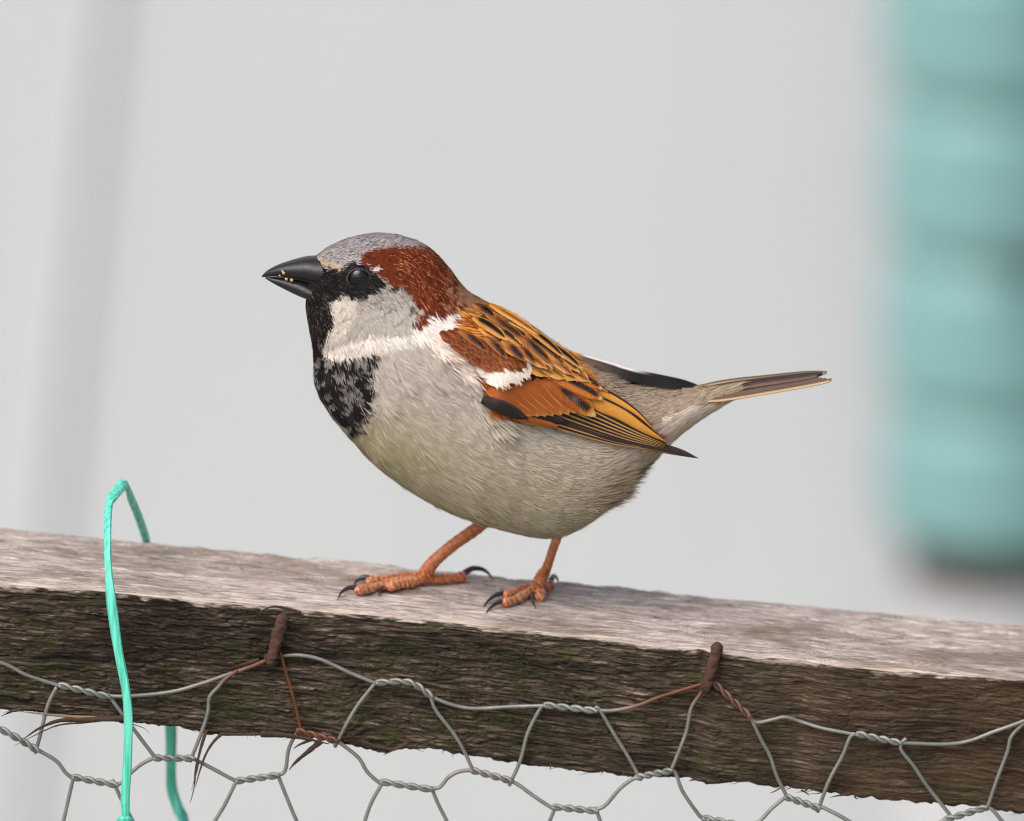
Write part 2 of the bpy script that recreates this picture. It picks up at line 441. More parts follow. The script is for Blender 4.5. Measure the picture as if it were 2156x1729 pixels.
top = mix(ramp(spk, [(0.62, (0, 0, 0)), (0.75, (0.6, 0.6, 0.6))]), top, srgb(98, 84, 74))
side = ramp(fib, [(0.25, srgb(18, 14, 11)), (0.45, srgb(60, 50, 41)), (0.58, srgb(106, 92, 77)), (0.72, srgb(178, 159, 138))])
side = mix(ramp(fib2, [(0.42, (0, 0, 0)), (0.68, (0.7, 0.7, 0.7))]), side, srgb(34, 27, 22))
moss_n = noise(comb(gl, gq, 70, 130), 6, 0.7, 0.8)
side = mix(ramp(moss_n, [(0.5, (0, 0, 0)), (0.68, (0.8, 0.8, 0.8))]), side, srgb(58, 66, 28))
rl = N(t, 'ShaderNodeMapRange'); rl.inputs[1].default_value = 0.03; rl.inputs[2].default_value = 0.13; t.links.new(gl, rl.inputs[0])
rb = N(t, 'ShaderNodeMath', operation='MULTIPLY'); t.links.new(rl.outputs[0], rb.inputs[0]); t.links.new(noise(comb(gl, gq, 35, 240), 4), rb.inputs[1])
side = mix(rb.outputs[0], side, srgb(84, 62, 42))
# darker brown patches strewn over the rail top by noise
dl = N(t, 'ShaderNodeMapRange'); dl.inputs[1].default_value = 0.0; dl.inputs[2].default_value = 1.0
brown_patch = noise(comb(gl, gq, 22, 45), 3, 0.5, 1.0)
top = mix(ramp(brown_patch, [(0.54, (0, 0, 0)), (0.66, (0.6, 0.6, 0.6))]), top, srgb(104, 88, 72))
wn = N(t, 'ShaderNodeMath', operation='MULTIPLY'); t.links.new(attr('worn'), wn.inputs[0]); t.links.new(ramp(noise(comb(gl, gq, 60, 900), 4, 0.6, 0.5), [(0.42, (0, 0, 0)), (0.6, (1, 1, 1))]), wn.inputs[1])
top = mix(wn.outputs[0], top, srgb(226, 206, 182))
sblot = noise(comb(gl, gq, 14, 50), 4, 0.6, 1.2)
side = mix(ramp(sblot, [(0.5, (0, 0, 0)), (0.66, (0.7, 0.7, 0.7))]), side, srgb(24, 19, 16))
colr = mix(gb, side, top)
t.links.new(colr, b.inputs['Base Color'])
b.inputs['Roughness'].default_value = 0.85; b.inputs['Specular IOR Level'].default_value = 0.25
bp = N(t, 'ShaderNodeBump'); bp.inputs['Strength'].default_value = 0.7; bp.inputs['Distance'].default_value = 0.0004
t.links.new(fib, bp.inputs['Height']); t.links.new(bp.outputs[0], b.inputs['Normal'])

rail = link('fence_rail', me_rail, M_wood)
tag(rail, 'weathered grey wooden fence rail with dark mossy side, the sparrow standing on it', 'fence rail')

M_post = mat_flat('post_wood', srgb(96, 84, 72), 0.85, 0, 0.2, 0.35, 40, 0.6)
for sx, lab in ((-0.96, 'square weathered post carrying the uphill end of the fence rail'), (0.96, 'square weathered post carrying the downhill end of the fence rail')):
    P = rail_pt(sx, 0, 0)
    o = link('fence_post', box_arrays(P[0] - 0.03, P[0] + 0.03, YB - 0.004, YB + 0.056, -0.05, P[2] + 0.03, 0.004), M_post)
    tag(o, lab, 'fence post', 'fence posts')

# splinters hanging off the lower arris and a lifted chip at the first staple
M_splint = mat_flat('splinter_wood', srgb(72, 58, 47), 0.8, 0, 0.2, 0.4, 900)
M_splintp = mat_flat('pale_splinter_wood', srgb(150, 124, 98), 0.8, 0, 0.2, 0.3, 900)
c5 = lambda X, Y: (X / 2.3677, 998.4 + Y / 2.3677)
c6 = lambda X, Y: (684.6 + X / 2.6994, 1255.1 + Y / 2.6994)
c7 = lambda X, Y: (1369.2 + X / 2.7404, 1255.1 + Y / 2.7404)
def splinter(pts, w0, Y0=-0.0262, Y1=None, mat=None, wend=0.15):
    Y1 = Y0 - 0.001 if Y1 is None else Y1
    n = len(pts)
    P = np.array([at(x, y, yfr(x) - YFm + Y0 + (Y1 - Y0) * i / (n - 1)) for i, (x, y) in enumerate(pts)])
    P = catmull(P, 5); tt = np.linspace(0, 1, len(P))
    R = w0 * S * (1 - (1 - wend) * tt ** 1.5) * (0.85 + 0.3 * rng.random(len(P)))
    V, F = tube_arrays(P, R * 0.35, 6, R, twist=tt * rng.uniform(-1.2, 1.2) + 0.3)
    link('splinter', mesh_tris('splinter', V, F), mat or M_splint, rail)
splinter([c5(640, 1215), c5(430, 1225), c5(300, 1228), c5(200, 1265), c5(120, 1318)], 7)
splinter([c5(560, 1222), c5(420, 1238), c5(300, 1250), c5(215, 1282), c5(70, 1355)], 3)
splinter([c5(480, 1215), c5(320, 1206), c5(180, 1192), c5(60, 1178)], 4, mat=M_splintp)
splinter([c5(110, 1172), c5(60, 1182), c5(5, 1208)], 5)
splinter([c5(1030, 1275), c5(1000, 1370), c5(975, 1480), c5(968, 1560), c5(948, 1640)], 4)
splinter([c5(1020, 1290), c5(990, 1400), c5(985, 1470), c5(952, 1580)], 2.4)
splinter([c5(1110, 1290), c5(1060, 1340), c5(1020, 1410), c5(990, 1500), c5(975, 1560)], 4)
splinter([c5(1600, 1330), c5(1540, 1380), c5(1480, 1430), c5(1440, 1475)], 7)
splinter([c5(1560, 1322), c5(1500, 1345), c5(1460, 1370)], 4)
splinter([c5(640, 1240), c5(720, 1268), c5(755, 1305)], 1.5)
splinter([c5(1100, 1296), c5(1220, 1298), c5(1400, 1298), c5(1440, 1310)], 4)
splinter([c5(1300, 1296), c5(1400, 1300), c5(1520, 1318), c5(1640, 1345)], 8, -0.0268, -0.0282)
splinter([c6(470, 835), c6(400, 868), c6(330, 905)], 6)
splinter([c6(210, 825), c6(270, 850), c6(340, 868), c6(400, 880)], 5)
splinter([c6(1282, 955), c6(1281, 975), c6(1283, 992)], 2)
splinter([c6(1580, 990), c6(1575, 1005), c6(1565, 1020)], 2)
splinter([c6(1700, 1006), c6(1690, 1015), c6(1672, 1022)], 2)
splinter([c7(290, 1050), c7(250, 1058), c7(222, 1066)], 3)
splinter([c7(750, 1108), c7(715, 1128), c7(690, 1137)], 2)
splinter([c7(870, 1118), c7(900, 1135), c7(917, 1152)], 2.5)
splinter([c7(1160, 1140), c7(1100, 1148), c7(1035, 1163)], 4)
splinter([c7(1180, 1145), c7(1185, 1165), c7(1205, 1172)], 3)
splinter([c6(2160, 1040), c6(2110, 1044), c6(2070, 1050)], 3)
splinter([c5(1500, 690), c5(1450, 676), c5(1370, 660), c5(1310, 680), c5(1280, 720)], 4, YFm - 0.0008, YFm - 0.0016)
splinter([c5(1290, 925), c5(1210, 950), c5(1150, 968)], 5, YFm - 0.001, YFm - 0.0018)
for i in range(34):
    px = rng.uniform(-150, 2300); py = np.interp(px, [q[0] for q in fbot], [q[1] for q in fbot])
    d = rng.choice([-1, 1])
    splinter([(px - d * 4, py - 12), (px + d * 1.5, py - 4), (px + d * rng.uniform(5, 22), py + rng.uniform(-1, 3)), (px + d * rng.uniform(15, 46), py + rng.uniform(2, 10))], rng.uniform(1.2, 2.6), YFm + 0.0006, YFm - 0.0004)

# ------------------------------------------------------------------ wire netting, staples, twine
WR = 0.00050
YW = YFm - 0.0022
net = empty('wire_netting', at(1078, 1480, YW)); tag(net, 'galvanised hexagonal wire netting stapled along the side of the wooden rail', 'wire netting')
def wire(pts, rust=0.0, Y=YW, r=WR, dy=None, name='wire'):
    n = len(pts)
    Ys = [yfr(p[0]) - 0.0021 + (0 if dy is None else d) for p, d in zip(pts, dy or [0] * n)]
    P = catmull([at(x, y, q) for (x, y), q in zip(pts, Ys)], 7)
    V, F = tube_arrays(P, r * (0.96 + 0.08 * rng.random(len(P))), 10)
    rr = np.broadcast_to(rust, (n,)) if np.isscalar(rust) else np.asarray(rust, float)
    rv = np.interp(np.linspace(0, n - 1, len(P)), np.arange(n), rr)
    ra = np.r_[np.repeat(rv, 10), rv[0], rv[-1]]
    link(name, mesh_tris(name, V, F, attrs={'rust': ra}), M_wire, net)
def twist(a_, b_, turns=2.0, rust=0.0, Y=YW, mid=None, r=WR):
    pts = [a_, b_] if mid is None else [a_] + mid + [b_]
    ax = catmull([at(x, y, yfr(x) - 0.0024) for x, y in pts], 40 // (len(pts) - 1))
    tt = np.linspace(0, 1, len(ax)); T, N_, B2 = frames(ax)
    for ph in (0.0, math.pi):
        an = ph + tt * turns * 2 * math.pi
        H = ax + (N_ * np.cos(an)[:, None] + B2 * np.sin(an)[:, None]) * r * 0.98
        V, F = tube_arrays(H, r, 10)
        link('twisted_wire', mesh_tris('twisted_wire', V, F, attrs={'rust': np.full(len(V), rust)}), M_wire, net)
# selvedge strand
wire([(-420, 1300), (-330, 1262), (-240, 1300), (-120, 1372), (0, 1395), (55, 1421), (122, 1443), (135, 1447)])
twist((124, 1442), (232, 1468), 2.0)
wire([(222, 1465), (270, 1466), (359, 1457), (422, 1440), (477, 1421), (528, 1404), (566, 1388)], [0, 0, 0, .1, .4, .9, 1], dy=[0, 0, 0, 0, 0.0002, .0006, .001])
wire([(574, 1386), (596, 1381), (633, 1380), (676, 1389), (740, 1418), (790, 1438), (802, 1440)], [1, .7, .1, 0, 0, 0, 0], dy=[.0012, .0006, 0, 0, 0, 0, 0])
twist((792, 1437), (911, 1467), 2.5, mid=[(862, 1437)])
wire([(903, 1463), (922, 1473), (959, 1486), (1003, 1492), (1077, 1488), (1147, 1486), (1156, 1486)], [0, 0, .2, 0, 0, 0, 0])
twist((1145, 1484), (1258, 1497), 2.0)
wire([(1250, 1495), (1292, 1496), (1344, 1485), (1388, 1468), (1466, 1444), (1490, 1438)], [0, .35, .8, 1, 1, 1], dy=[0, 0, 0, 0, .0004, .001])
twist((1502, 1436), (1580, 1510), 2.0, 0.85)
wire([(1574, 1506), (1592, 1521), (1624, 1516), (1654, 1510), (1690, 1521), (1734, 1534), (1803, 1547), (1814, 1548)], [.5, .1, 0, 0, 0, 0, 0, 0])
twist((1804, 1545), (1898, 1565), 2.0)
wire([(1890, 1563), (1916, 1565), (1990, 1567), (2041, 1560), (2092, 1541), (2143, 1523), (2185, 1506)])
twist((2178, 1504), (2280, 1540), 2.0, 0.4)
wire([(2272, 1537), (2340, 1560), (2440, 1590), (2560, 1585), (2680, 1560)])
# slanting wires to the second row
wire([(119, 1447), (101, 1484), (85, 1547), (74, 1586)], .1)
wire([(227, 1461), (253, 1497), (287, 1543), (331, 1601)])
wire([(500, 1412), (474, 1430), (460, 1446), (441, 1468), (438, 1497), (427, 1535), (400, 1604)], [1, .8, .3, 0, 0, 0, 0])
wire([(590, 1374), (595, 1390), (604, 1421), (621, 1480), (634, 1540)], [1, 1, 1, 1, 1], r=WR * .85)
wire([(790, 1438), (783, 1447), (751, 1488), (725, 1533), (705, 1573)], [0, 0, 0, .2, .5])
wire([(905, 1461), (908, 1470), (918, 1496), (955, 1544), (977, 1581), (996, 1623)])
wire([(1143, 1486), (1135, 1496), (1111, 1544), (1096, 1600), (1072, 1654)])
wire([(1253, 1489), (1263, 1495), (1292, 1544), (1322, 1592), (1350, 1643)], .15)
wire([(1484, 1444), (1474, 1462), (1455, 1492), (1444, 1544), (1412, 1625)], [1, .9, .3, 0, 0])
wire([(1577, 1504), (1584, 1518), (1603, 1558), (1621, 1591), (1636, 1635), (1658, 1680)], .05)
wire([(1800, 1544), (1789, 1554), (1774, 1591), (1745, 1645), (1721, 1710)])
wire([(1908, 1555), (1899, 1564), (1898, 1580), (1924, 1613), (1953, 1656), (2008, 1726)])
wire([(2178, 1506), (2132, 1547), (2121, 1583), (2099, 1642), (2077, 1706)], [.6, .1, 0, 0, 0])
wire([(2276, 1538), (2300, 1600), (2340, 1680), (2352, 1740)])
wire([(-240, 1300), (-262, 1370), (-300, 1440), (-318, 1490)])
wire([(-120, 1372), (-70, 1440), (-34, 1500), (-20, 1522)])
# second row of twists and the shallow wires to the third row
twist((-24, 1522), (82, 1582), 2.5, mid=[(34, 1553)])
wire([(76, 1577), (118, 1602), (139, 1628), (156, 1640), (162, 1641)])
twist((152, 1636), (250, 1654), 2.0)
wire([(240, 1651), (256, 1648), (275, 1628), (300, 1608), (325, 1596), (336, 1595)])
twist((324, 1596), (410, 1597), 2.0)
wire([(402, 1595), (456, 1623), (496, 1644), (506, 1644)])
twist((496, 1645), (588, 1632), 2.0)
wire([(580, 1634), (600, 1623), (608, 1577), (626, 1541), (636, 1537)], [0, 0, .2, .5, .9])
twist((624, 1538), (711, 1561), 2.0, 0.95)
wire([(703, 1558), (718, 1566), (755, 1596), (773, 1625), (799, 1648), (810, 1649)], [.9, .4, 0, 0, 0, 0])
twist((801, 1646), (912, 1663), 2.0)
wire([(902, 1661), (925, 1658), (944, 1637), (966, 1625), (992, 1622), (1004, 1624)], .1)
twist((991, 1621), (1078, 1645), 2.0, .15)
wire([(1070, 1642), (1092, 1653), (1125, 1677), (1162, 1701), (1174, 1703)])
twist((1164, 1699), (1259, 1708), 2.0)
wire([(1250, 1706), (1274, 1696), (1307, 1659), (1337, 1638), (1348, 1636)])
twist((1338, 1637), (1416, 1622), 2.0)
wire([(1408, 1622), (1422, 1627), (1437, 1666), (1470, 1714), (1484, 1726), (1494, 1727)])
twist((1480, 1722), (1580, 1742), 2.0)
wire([(1572, 1740), (1599, 1729), (1625, 1702), (1654, 1679), (1664, 1679)])
twist((1652, 1677), (1728, 1703), 2.0)
wire([(1720, 1699), (1734, 1701), (1782, 1726), (1822, 1752), (1834, 1754)])
twist((1822, 1750), (1920, 1768), 2.0)
wire([(1912, 1766), (1940, 1760), (1968, 1738), (1990, 1726), (2002, 1724)])
twist((1988, 1727), (2079, 1699), 2.0)
wire([(2070, 1700), (2088, 1704), (2110, 1729), (2150, 1770), (2162, 1772)])
twist((2150, 1769), (2250, 1786), 2.0)
wire([(2242, 1784), (2290, 1764), (2340, 1740), (2420, 1760), (2480, 1790)])
wire([(-318, 1490), (-240, 1505), (-150, 1500), (-60, 1512), (-20, 1524)])
# third row downward
down = [((154, 1640), (144, 1683), (133, 1732)), ((237, 1642), (253, 1678), (281, 1732)), ((497, 1646), (473, 1695), (450, 1734)), ((584, 1629), (600, 1670), (627, 1734)),
        ((804, 1650), (781, 1692), (766, 1736)), ((908, 1657), (922, 1692), (944, 1736)), ((1168, 1702), (1157, 1729), (1135, 1780)), ((1254, 1700), (1264, 1729), (1290, 1790)),
        ((1482, 1726), (1470, 1760), (1450, 1800)), ((1578, 1740), (1590, 1780), (1612, 1820)), ((1826, 1752), (1810, 1790), (1796, 1830)), ((1918, 1767), (1935, 1800), (1960, 1845)), ((2154, 1772), (2140, 1810), (2124, 1850)), ((2248, 1785), (2262, 1820), (2290, 1860))]
ends = []
for d in down:
    e = (d[2][0] + (d[2][0] - d[1][0]) * 1.2, d[2][1] + 62)
    wire(list(d) + [e]); ends.append(e)
for i in range(1, len(ends) - 1, 2):
    a_, b_ = ends[i], ends[i + 1]
    a_ = (a_[0] - 4, a_[1]); b_ = (b_[0] + 4, b_[1])
    twist(a_, b_, 2.0)
    for q, s_ in ((a_, -1), (b_, 1)):
        wire([q, (q[0] + s_ * 35, q[1] + 28), (q[0] + s_ * 75, q[1] + 52)])

def staple(top, bot, label, Yo):
    P0 = at(*top, Yo); P1 = at(*bot, Yo - 0.0004)
    dn = np.array([0, 1.0, 0])
    up_ = dn * 0.8 - NRM * 0.65
    pts = [P0 + up_ * 0.012, P0 + up_ * 0.003, P0 + up_ * 0.0008 + (P1 - P0) * 0.015, P0 + (P1 - P0) * 0.07, P0 + (P1 - P0) * 0.3, P0 + (P1 - P0) * 0.6, P0 + (P1 - P0) * 0.92, P1 + dn * 0.0008 - (P1 - P0) * 0.015, P1 + dn * 0.003, P1 + dn * 0.012]
    P = catmull(pts, 10)
    R = 0.00150 * (0.94 + 0.10 * fbm(np.linspace(0, 14, len(P)), np.zeros(len(P)), 9, 3))
    V, F = tube_arrays(P, R * 1.0, 16)
    V = V + (np.stack([fbm(V[:, 0] * 900 + V[:, 1] * 700, V[:, 2] * 900, 5 + q_, 3) for q_ in range(3)], 1) - 0.5) * 0.0011
    o = link('staple', mesh_tris('staple', V, F), M_rust)
    tag(o, label, 'staple', 'rusty staples holding the netting')
    return o
staple((595, 1300), (570, 1395), 'rusty iron staple under a lifted wood flake, between the twine and the sparrow', yfr(582) - 0.0030)
staple((1511, 1360), (1488, 1449), 'rusty iron staple breaking over the rail\'s top edge beneath the sparrow\'s tail', yfr(1500) - 0.0030)

# baler twine loop
tw = [(266, 1726, -34), (264, 1700, -34), (264, 1674, -34), (269, 1590, -34), (270, 1505, -33.4), (263, 1442, -33), (249, 1370, -31.8), (238, 1294, -30.6), (231, 1235, -29.6), (227, 1167, -26), (227, 1104, -20), (229, 1066, -14), (235, 1050, -11), (247, 1034, -6), (257, 1022, -2), (263, 1020, 0.5), (268, 1028, 3), (274, 1045, 8), (290, 1083, 17), (304, 1125, 26), (310, 1148, 29), (318, 1200, 29), (335, 1320, 29), (352, 1440, 29), (360, 1533, 29), (361, 1590, 29), (362, 1657, 28), (375, 1700, 27), (387, 1731, 25), (384, 1790, 10), (340, 1830, -8), (285, 1800, -26), (266, 1745, -33), (264, 1732, -34)]
P = catmull([at(x, y, q / 1000) for x, y, q in tw], 12)
tt = np.linspace(0, 1, len(P)); n_ = len(P)
flat = 0.45 + 0.3 * fbm(tt * 30, tt * 0, 13, 2)
wid = 0.00128 * (0.9 + 0.25 * fbm(tt * 24, tt * 0 + 7, 14, 2))
twa = (fbm(tt * 9, tt * 0 + 3, 15, 2) - 0.5) * 3.0 + 1.57 + tt * 5
V, F = tube_arrays(P, wid * flat, 28, wid, twist=twa, prof=lambda a: 1 + 0.10 * np.cos(7 * a) + 0.06 * np.cos(11 * a + 1))
ring = []
for i in range(40):
    a_ = i / 39 * 2 * math.pi * 1.9
    q = at(263 + 13 * math.cos(a_), 1727 + 5 * math.sin(a_) + i * 0.12, -0.0345 + 0.0018 * math.sin(a_))
    ring.append(q)
V2, F2 = tube_arrays(np.array(ring), 0.0007, 12)
V, F = join_arrays([(V, F), (V2, F2)])
M_twine, t, b = new_mat('polypropylene_twine')
tc = N(t, 'ShaderNodeTexCoord'); mp = N(t, 'ShaderNodeMapping'); mp.inputs['Scale'].default_value = (900, 900, 45)
ns = N(t, 'ShaderNodeTexNoise'); ns.inputs['Scale'].default_value = 1; ns.inputs['Detail'].default_value = 3
t.links.new(tc.outputs['Object'], mp.inputs[0]); t.links.new(mp.outputs[0], ns.inputs['Vector'])
cr = N(t, 'ShaderNodeValToRGB'); cr.color_ramp.elements[0].position = 0.3; cr.color_ramp.elements[0].color = (*srgb(52, 178, 150), 1); cr.color_ramp.elements[1].position = 0.7; cr.color_ramp.elements[1].color = (*srgb(126, 240, 214), 1)
t.links.new(ns.outputs['Fac'], cr.inputs[0]); t.links.new(cr.outputs[0], b.inputs['Base Color']); b.inputs['Roughness'].default_value = 0.4
bp = N(t, 'ShaderNodeBump'); bp.inputs['Strength'].default_value = 0.5; bp.inputs['Distance'].default_value = 0.0003
t.links.new(ns.outputs['Fac'], bp.inputs['Height']); t.links.new(bp.outputs[0], b.inputs['Normal'])
tag(link('twine_loop', mesh_tris('twine_loop', V, F), M_twine), 'turquoise plastic twine looped loosely over the wooden rail', 'twine')

# ================================================================== the sparrow
YB0 = 0.002                                   # the bird's plane of symmetry
bird = empty('sparrow', on_rail(1010, 1250)); tag(bird, 'male house sparrow with chestnut nape and black bib standing on the rail', 'bird')
sec = [  # dorsal x, y, ventral x, y, half width
    (660, 548, 645, 622, 22), (672, 535, 645, 634, 29), (698, 518, 646, 652, 42), (738, 502, 652, 690, 66), (790, 492, 659, 728, 90), (845, 497, 662, 764, 99), (900, 519, 662, 800, 108),
    (942, 560, 673, 838, 122), (980, 607, 701, 882, 140), (1028, 638, 738, 926, 155), (1080, 662, 790, 978, 166), (1130, 694, 862, 1032, 172), (1180, 732, 952, 1080, 171),
    (1228, 770, 1052, 1112, 160), (1280, 798, 1152, 1130, 145), (1333, 814, 1228, 1104, 124), (1384, 822, 1302, 1032, 98), (1426, 825, 1366, 972, 74), (1462, 822, 1422, 920, 50), (1492, 818, 1472, 882, 34), (1524, 814, 1514, 856, 22)]
sec = catmull(np.array(sec, float), 24)
NU, NV = len(sec), 256
Dp = at_v(sec[:, 0], sec[:, 1], YB0); Vp = at_v(sec[:, 2], sec[:, 3], YB0)
cen = (Dp + Vp) / 2; hv = (Dp - Vp) / 2; hb = sec[:, 4] * S
hz = np.sign(hv[:, 2]) * np.sqrt(np.maximum((hv[:, 2] * cp) ** 2 - (hb * sp) ** 2, (0.35 * hv[:, 2] * cp) ** 2)) / cp
hv[:, 2] = hz
th = np.linspace(0, 2 * np.pi, NV, endpoint=False)       # 0 = dorsal, pi/2 = near side, pi = ventral
G = cen[:, None] + np.cos(th)[None, :, None] * hv[:, None] + np.sin(th)[None, :, None] * (hb[:, None] * np.array([0, -1.0, 0]))[:, None]
dU = np.gradient(G, axis=0); dV = (np.roll(G, -1, 1) - np.roll(G, 1, 1)) / 2
GN = np.cross(dU, dV); GN /= np.linalg.norm(GN, axis=2)[..., None] + 1e-12
if ((G - cen[:, None]) * GN).sum() < 0: GN = -GN

def smp(A_, u, v):
    u = np.clip(u, 0, NU - 1.001); v = np.mod(v, NV)
    i = np.floor(u).astype(int); j = np.floor(v).astype(int); fu = (u - i)[..., None]; fv = (v - j)[..., None]
    j = j % NV; j2 = (j + 1) % NV
    return (A_[i, j] * (1 - fv) + A_[i, j2] * fv) * (1 - fu) + (A_[i + 1, j] * (1 - fv) + A_[i + 1, j2] * fv) * fu

# map from picture position to the depth of the near flank
CELL = 4.0
X0, Y0, XW, YH = 520.0, 440.0, 260, 190
uu, vv = np.meshgrid(np.linspace(0, NU - 1.01, NU * 3), np.linspace(0, NV / 2, 400), indexing='ij')
Pn = smp(G, uu, vv); pxn, pyn = proj(Pn.reshape(-1, 3)); yn = Pn.reshape(-1, 3)[:, 1]
dm = np.full((YH, XW), 9.0); ii = ((pyn - Y0) / CELL).astype(int); jj = ((pxn - X0) / CELL).astype(int)
ok = (ii >= 0) & (ii < YH) & (jj >= 0) & (jj < XW); np.minimum.at(dm, (ii[ok], jj[ok]), yn[ok])
known = dm < 8; dmf = np.where(known, dm, YB0)
for _ in range(400):
    av = (np.roll(dmf, 1, 0) + np.roll(dmf, -1, 0) + np.roll(dmf, 1, 1) + np.roll(dmf, -1, 1)) / 4
    dmf = np.where(known, dm, av)
def grid2(A_, px, py):
    x = np.clip((np.asarray(px, float) - X0) / CELL - 0.5, 0, XW - 1.01); y = np.clip((np.asarray(py, float) - Y0) / CELL - 0.5, 0, YH - 1.01)
    i = np.floor(y).astype(int); j = np.floor(x).astype(int); fy_ = y - i; fx_ = x - j
    return (A_[i, j] * (1 - fx_) + A_[i, j + 1] * fx_) * (1 - fy_) + (A_[i + 1, j] * (1 - fx_) + A_[i + 1, j + 1] * fx_) * fy_
# the folded wing's shell
gx, gy = np.meshgrid(X0 + (np.arange(XW) + .5) * CELL, Y0 + (np.arange(YH) + .5) * CELL)
ax0, ax1 = np.array([1090.0, 850.0]), np.array([1467.0, 964.0]); axd = (ax1 - ax0); axl = np.linalg.norm(axd); axd /= axl
pu = ((gx - ax0[0]) * axd[0] + (gy - ax0[1]) * axd[1]) / axl; pn = (gx - ax0[0]) * axd[1] - (gy - ax0[1]) * axd[0]
plane = -0.0205 + 0.0115 * np.clip(pu, -0.2, 1.1) + np.maximum(pn, 0) ** 2 * 5.5e-7
wsh = np.minimum(dmf - 0.0012, np.where(pu > -0.15, plane, 9))
for _ in range(30):
    wsh = (wsh * 2 + np.roll(wsh, 1, 0) + np.roll(wsh, -1, 0) + np.roll(wsh, 1, 1) + np.roll(wsh, -1, 1)) / 6

# ------------------------------------------------------------------ plumage colour map (the bird's markings, plus an olive bounce tint)
cA = lambda X, Y: (524.9 + X / 3.6965, 467.8 + Y / 3.6965)
c2 = lambda X, Y: (912.8 + X / 3.6337, 599.0 + Y / 3.6337)
c3 = lambda X, Y: (1141.0 + X / 3.3742, 684.6 + Y / 3.3742)
def inpoly(px, py, poly):
    px = np.asarray(px); inside = np.zeros(px.shape, bool); n = len(poly)
    for i in range(n):
        x1, y1 = poly[i]; x2, y2 = poly[(i + 1) % n]
        if y1 == y2: continue
        cnd = ((y1 > py) != (y2 > py)) & (px < (x2 - x1) * (py - y1) / (y2 - y1) + x1)
        inside ^= cnd
    return inside
K = lambda f, L_: [f(*q) for q in L_]
crown = [(640, 560), (655, 520), (700, 480), (800, 460), (900, 480), (925, 520), (888, 520), (850, 517), (795, 523), (766, 533), (757, 547), (735, 560), (712, 568), (690, 566), (671, 561), (660, 556)]
supra = K(cA, [(510, 270), (560, 290), (700, 330), (760, 340), (690, 372), (600, 355), (540, 345), (500, 320)])
nape = [(757, 547), (766, 533), (795, 523), (850, 517), (888, 520), (925, 500), (1040, 600), (1010, 640), (995, 652), (958, 661), (915, 674), (877, 693), (868, 684), (887, 668), (887, 654), (874, 641), (858, 614), (823, 603), (809, 590), (790, 576), (782, 563), (763, 557)]
mask = K(cA, [(480, 300), (540, 335), (600, 360), (700, 372), (760, 330), (830, 318), (930, 350), (1000, 430), (1075, 480), (1010, 545), (930, 590), (860, 610), (790, 590), (720, 562), (690, 615), (610, 628), (560, 560), (450, 600), (380, 570), (480, 450)])
throat = K(cA, [(380, 560), (620, 560), (618, 620), (640, 690), (655, 780), (630, 860), (590, 930), (540, 1010), (440, 1010), (420, 700)])
bib = K(cA, [(440, 960), (560, 990), (600, 1060), (700, 1110), (780, 1090), (900, 1060), (1000, 1030), (1010, 1090), (960, 1180), (985, 1290), (950, 1380), (965, 1470), (920, 1560), (900, 1640), (800, 1690), (690, 1580), (590, 1460), (500, 1320), (440, 1150)])
white = [(676, 744), (714, 728), (768, 716), (809, 709), (863, 703), (874, 692), (917, 670), (958, 659), (985, 665), (970, 697), (925, 715), (850, 736), (795, 742), (747, 756), (703, 764), (684, 760)]
cheekf = K(cA, [(615, 620), (690, 600), (760, 590), (850, 610), (830, 720), (740, 900), (600, 960), (600, 900), (655, 780), (640, 690)])
side_w = K(cA, [(1380, 940), (1560, 910), (1660, 980), (1800, 1100), (1880, 1240), (1900, 1400), (1760, 1300), (1620, 1150), (1450, 1050)])
mantle = K(c2, [(260, 60), (330, 90), (560, 200), (900, 440), (1000, 500), (1130, 600), (1250, 730), (1000, 720), (760, 640), (550, 590), (330, 460), (200, 370), (220, 260)])
streaks = [K(c2, L_) for L_ in (
    [(330, 225), (440, 238), (560, 285), (700, 395), (790, 470), (880, 560), (1000, 610), (900, 612), (800, 545), (690, 450), (560, 345), (420, 275)],
    [(330, 140), (430, 175), (400, 200), (330, 175)], [(430, 165), (560, 215), (600, 260), (520, 235)],
    [(350, 265), (430, 300), (520, 380), (470, 375), (390, 320)], [(215, 365), (300, 400), (400, 480), (380, 515), (300, 460)],
    [(440, 445), (500, 455), (555, 540), (520, 560), (460, 500)], [(570, 475), (640, 500), (690, 565), (630, 575), (580, 520)], [(700, 515), (760, 570), (730, 585)],
    [(830, 470), (900, 520), (1010, 640), (960, 630), (880, 560)])]
rufw = K(c2, [(100, 400), (330, 450), (550, 590), (760, 640), (1000, 720), (1300, 850), (1780, 1210), (1300, 1200), (950, 1100), (420, 1000), (400, 800), (330, 640)])
ctuft = K(cA, [(1090, 500), (1230, 520), (1260, 560), (1150, 560), (1080, 530)])
cspot = K(cA, [(1240, 680), (1300, 660), (1290, 700), (1250, 720)])
pale_sp = K(cA, [(965, 350), (1015, 348), (1020, 372), (985, 392), (965, 375)])

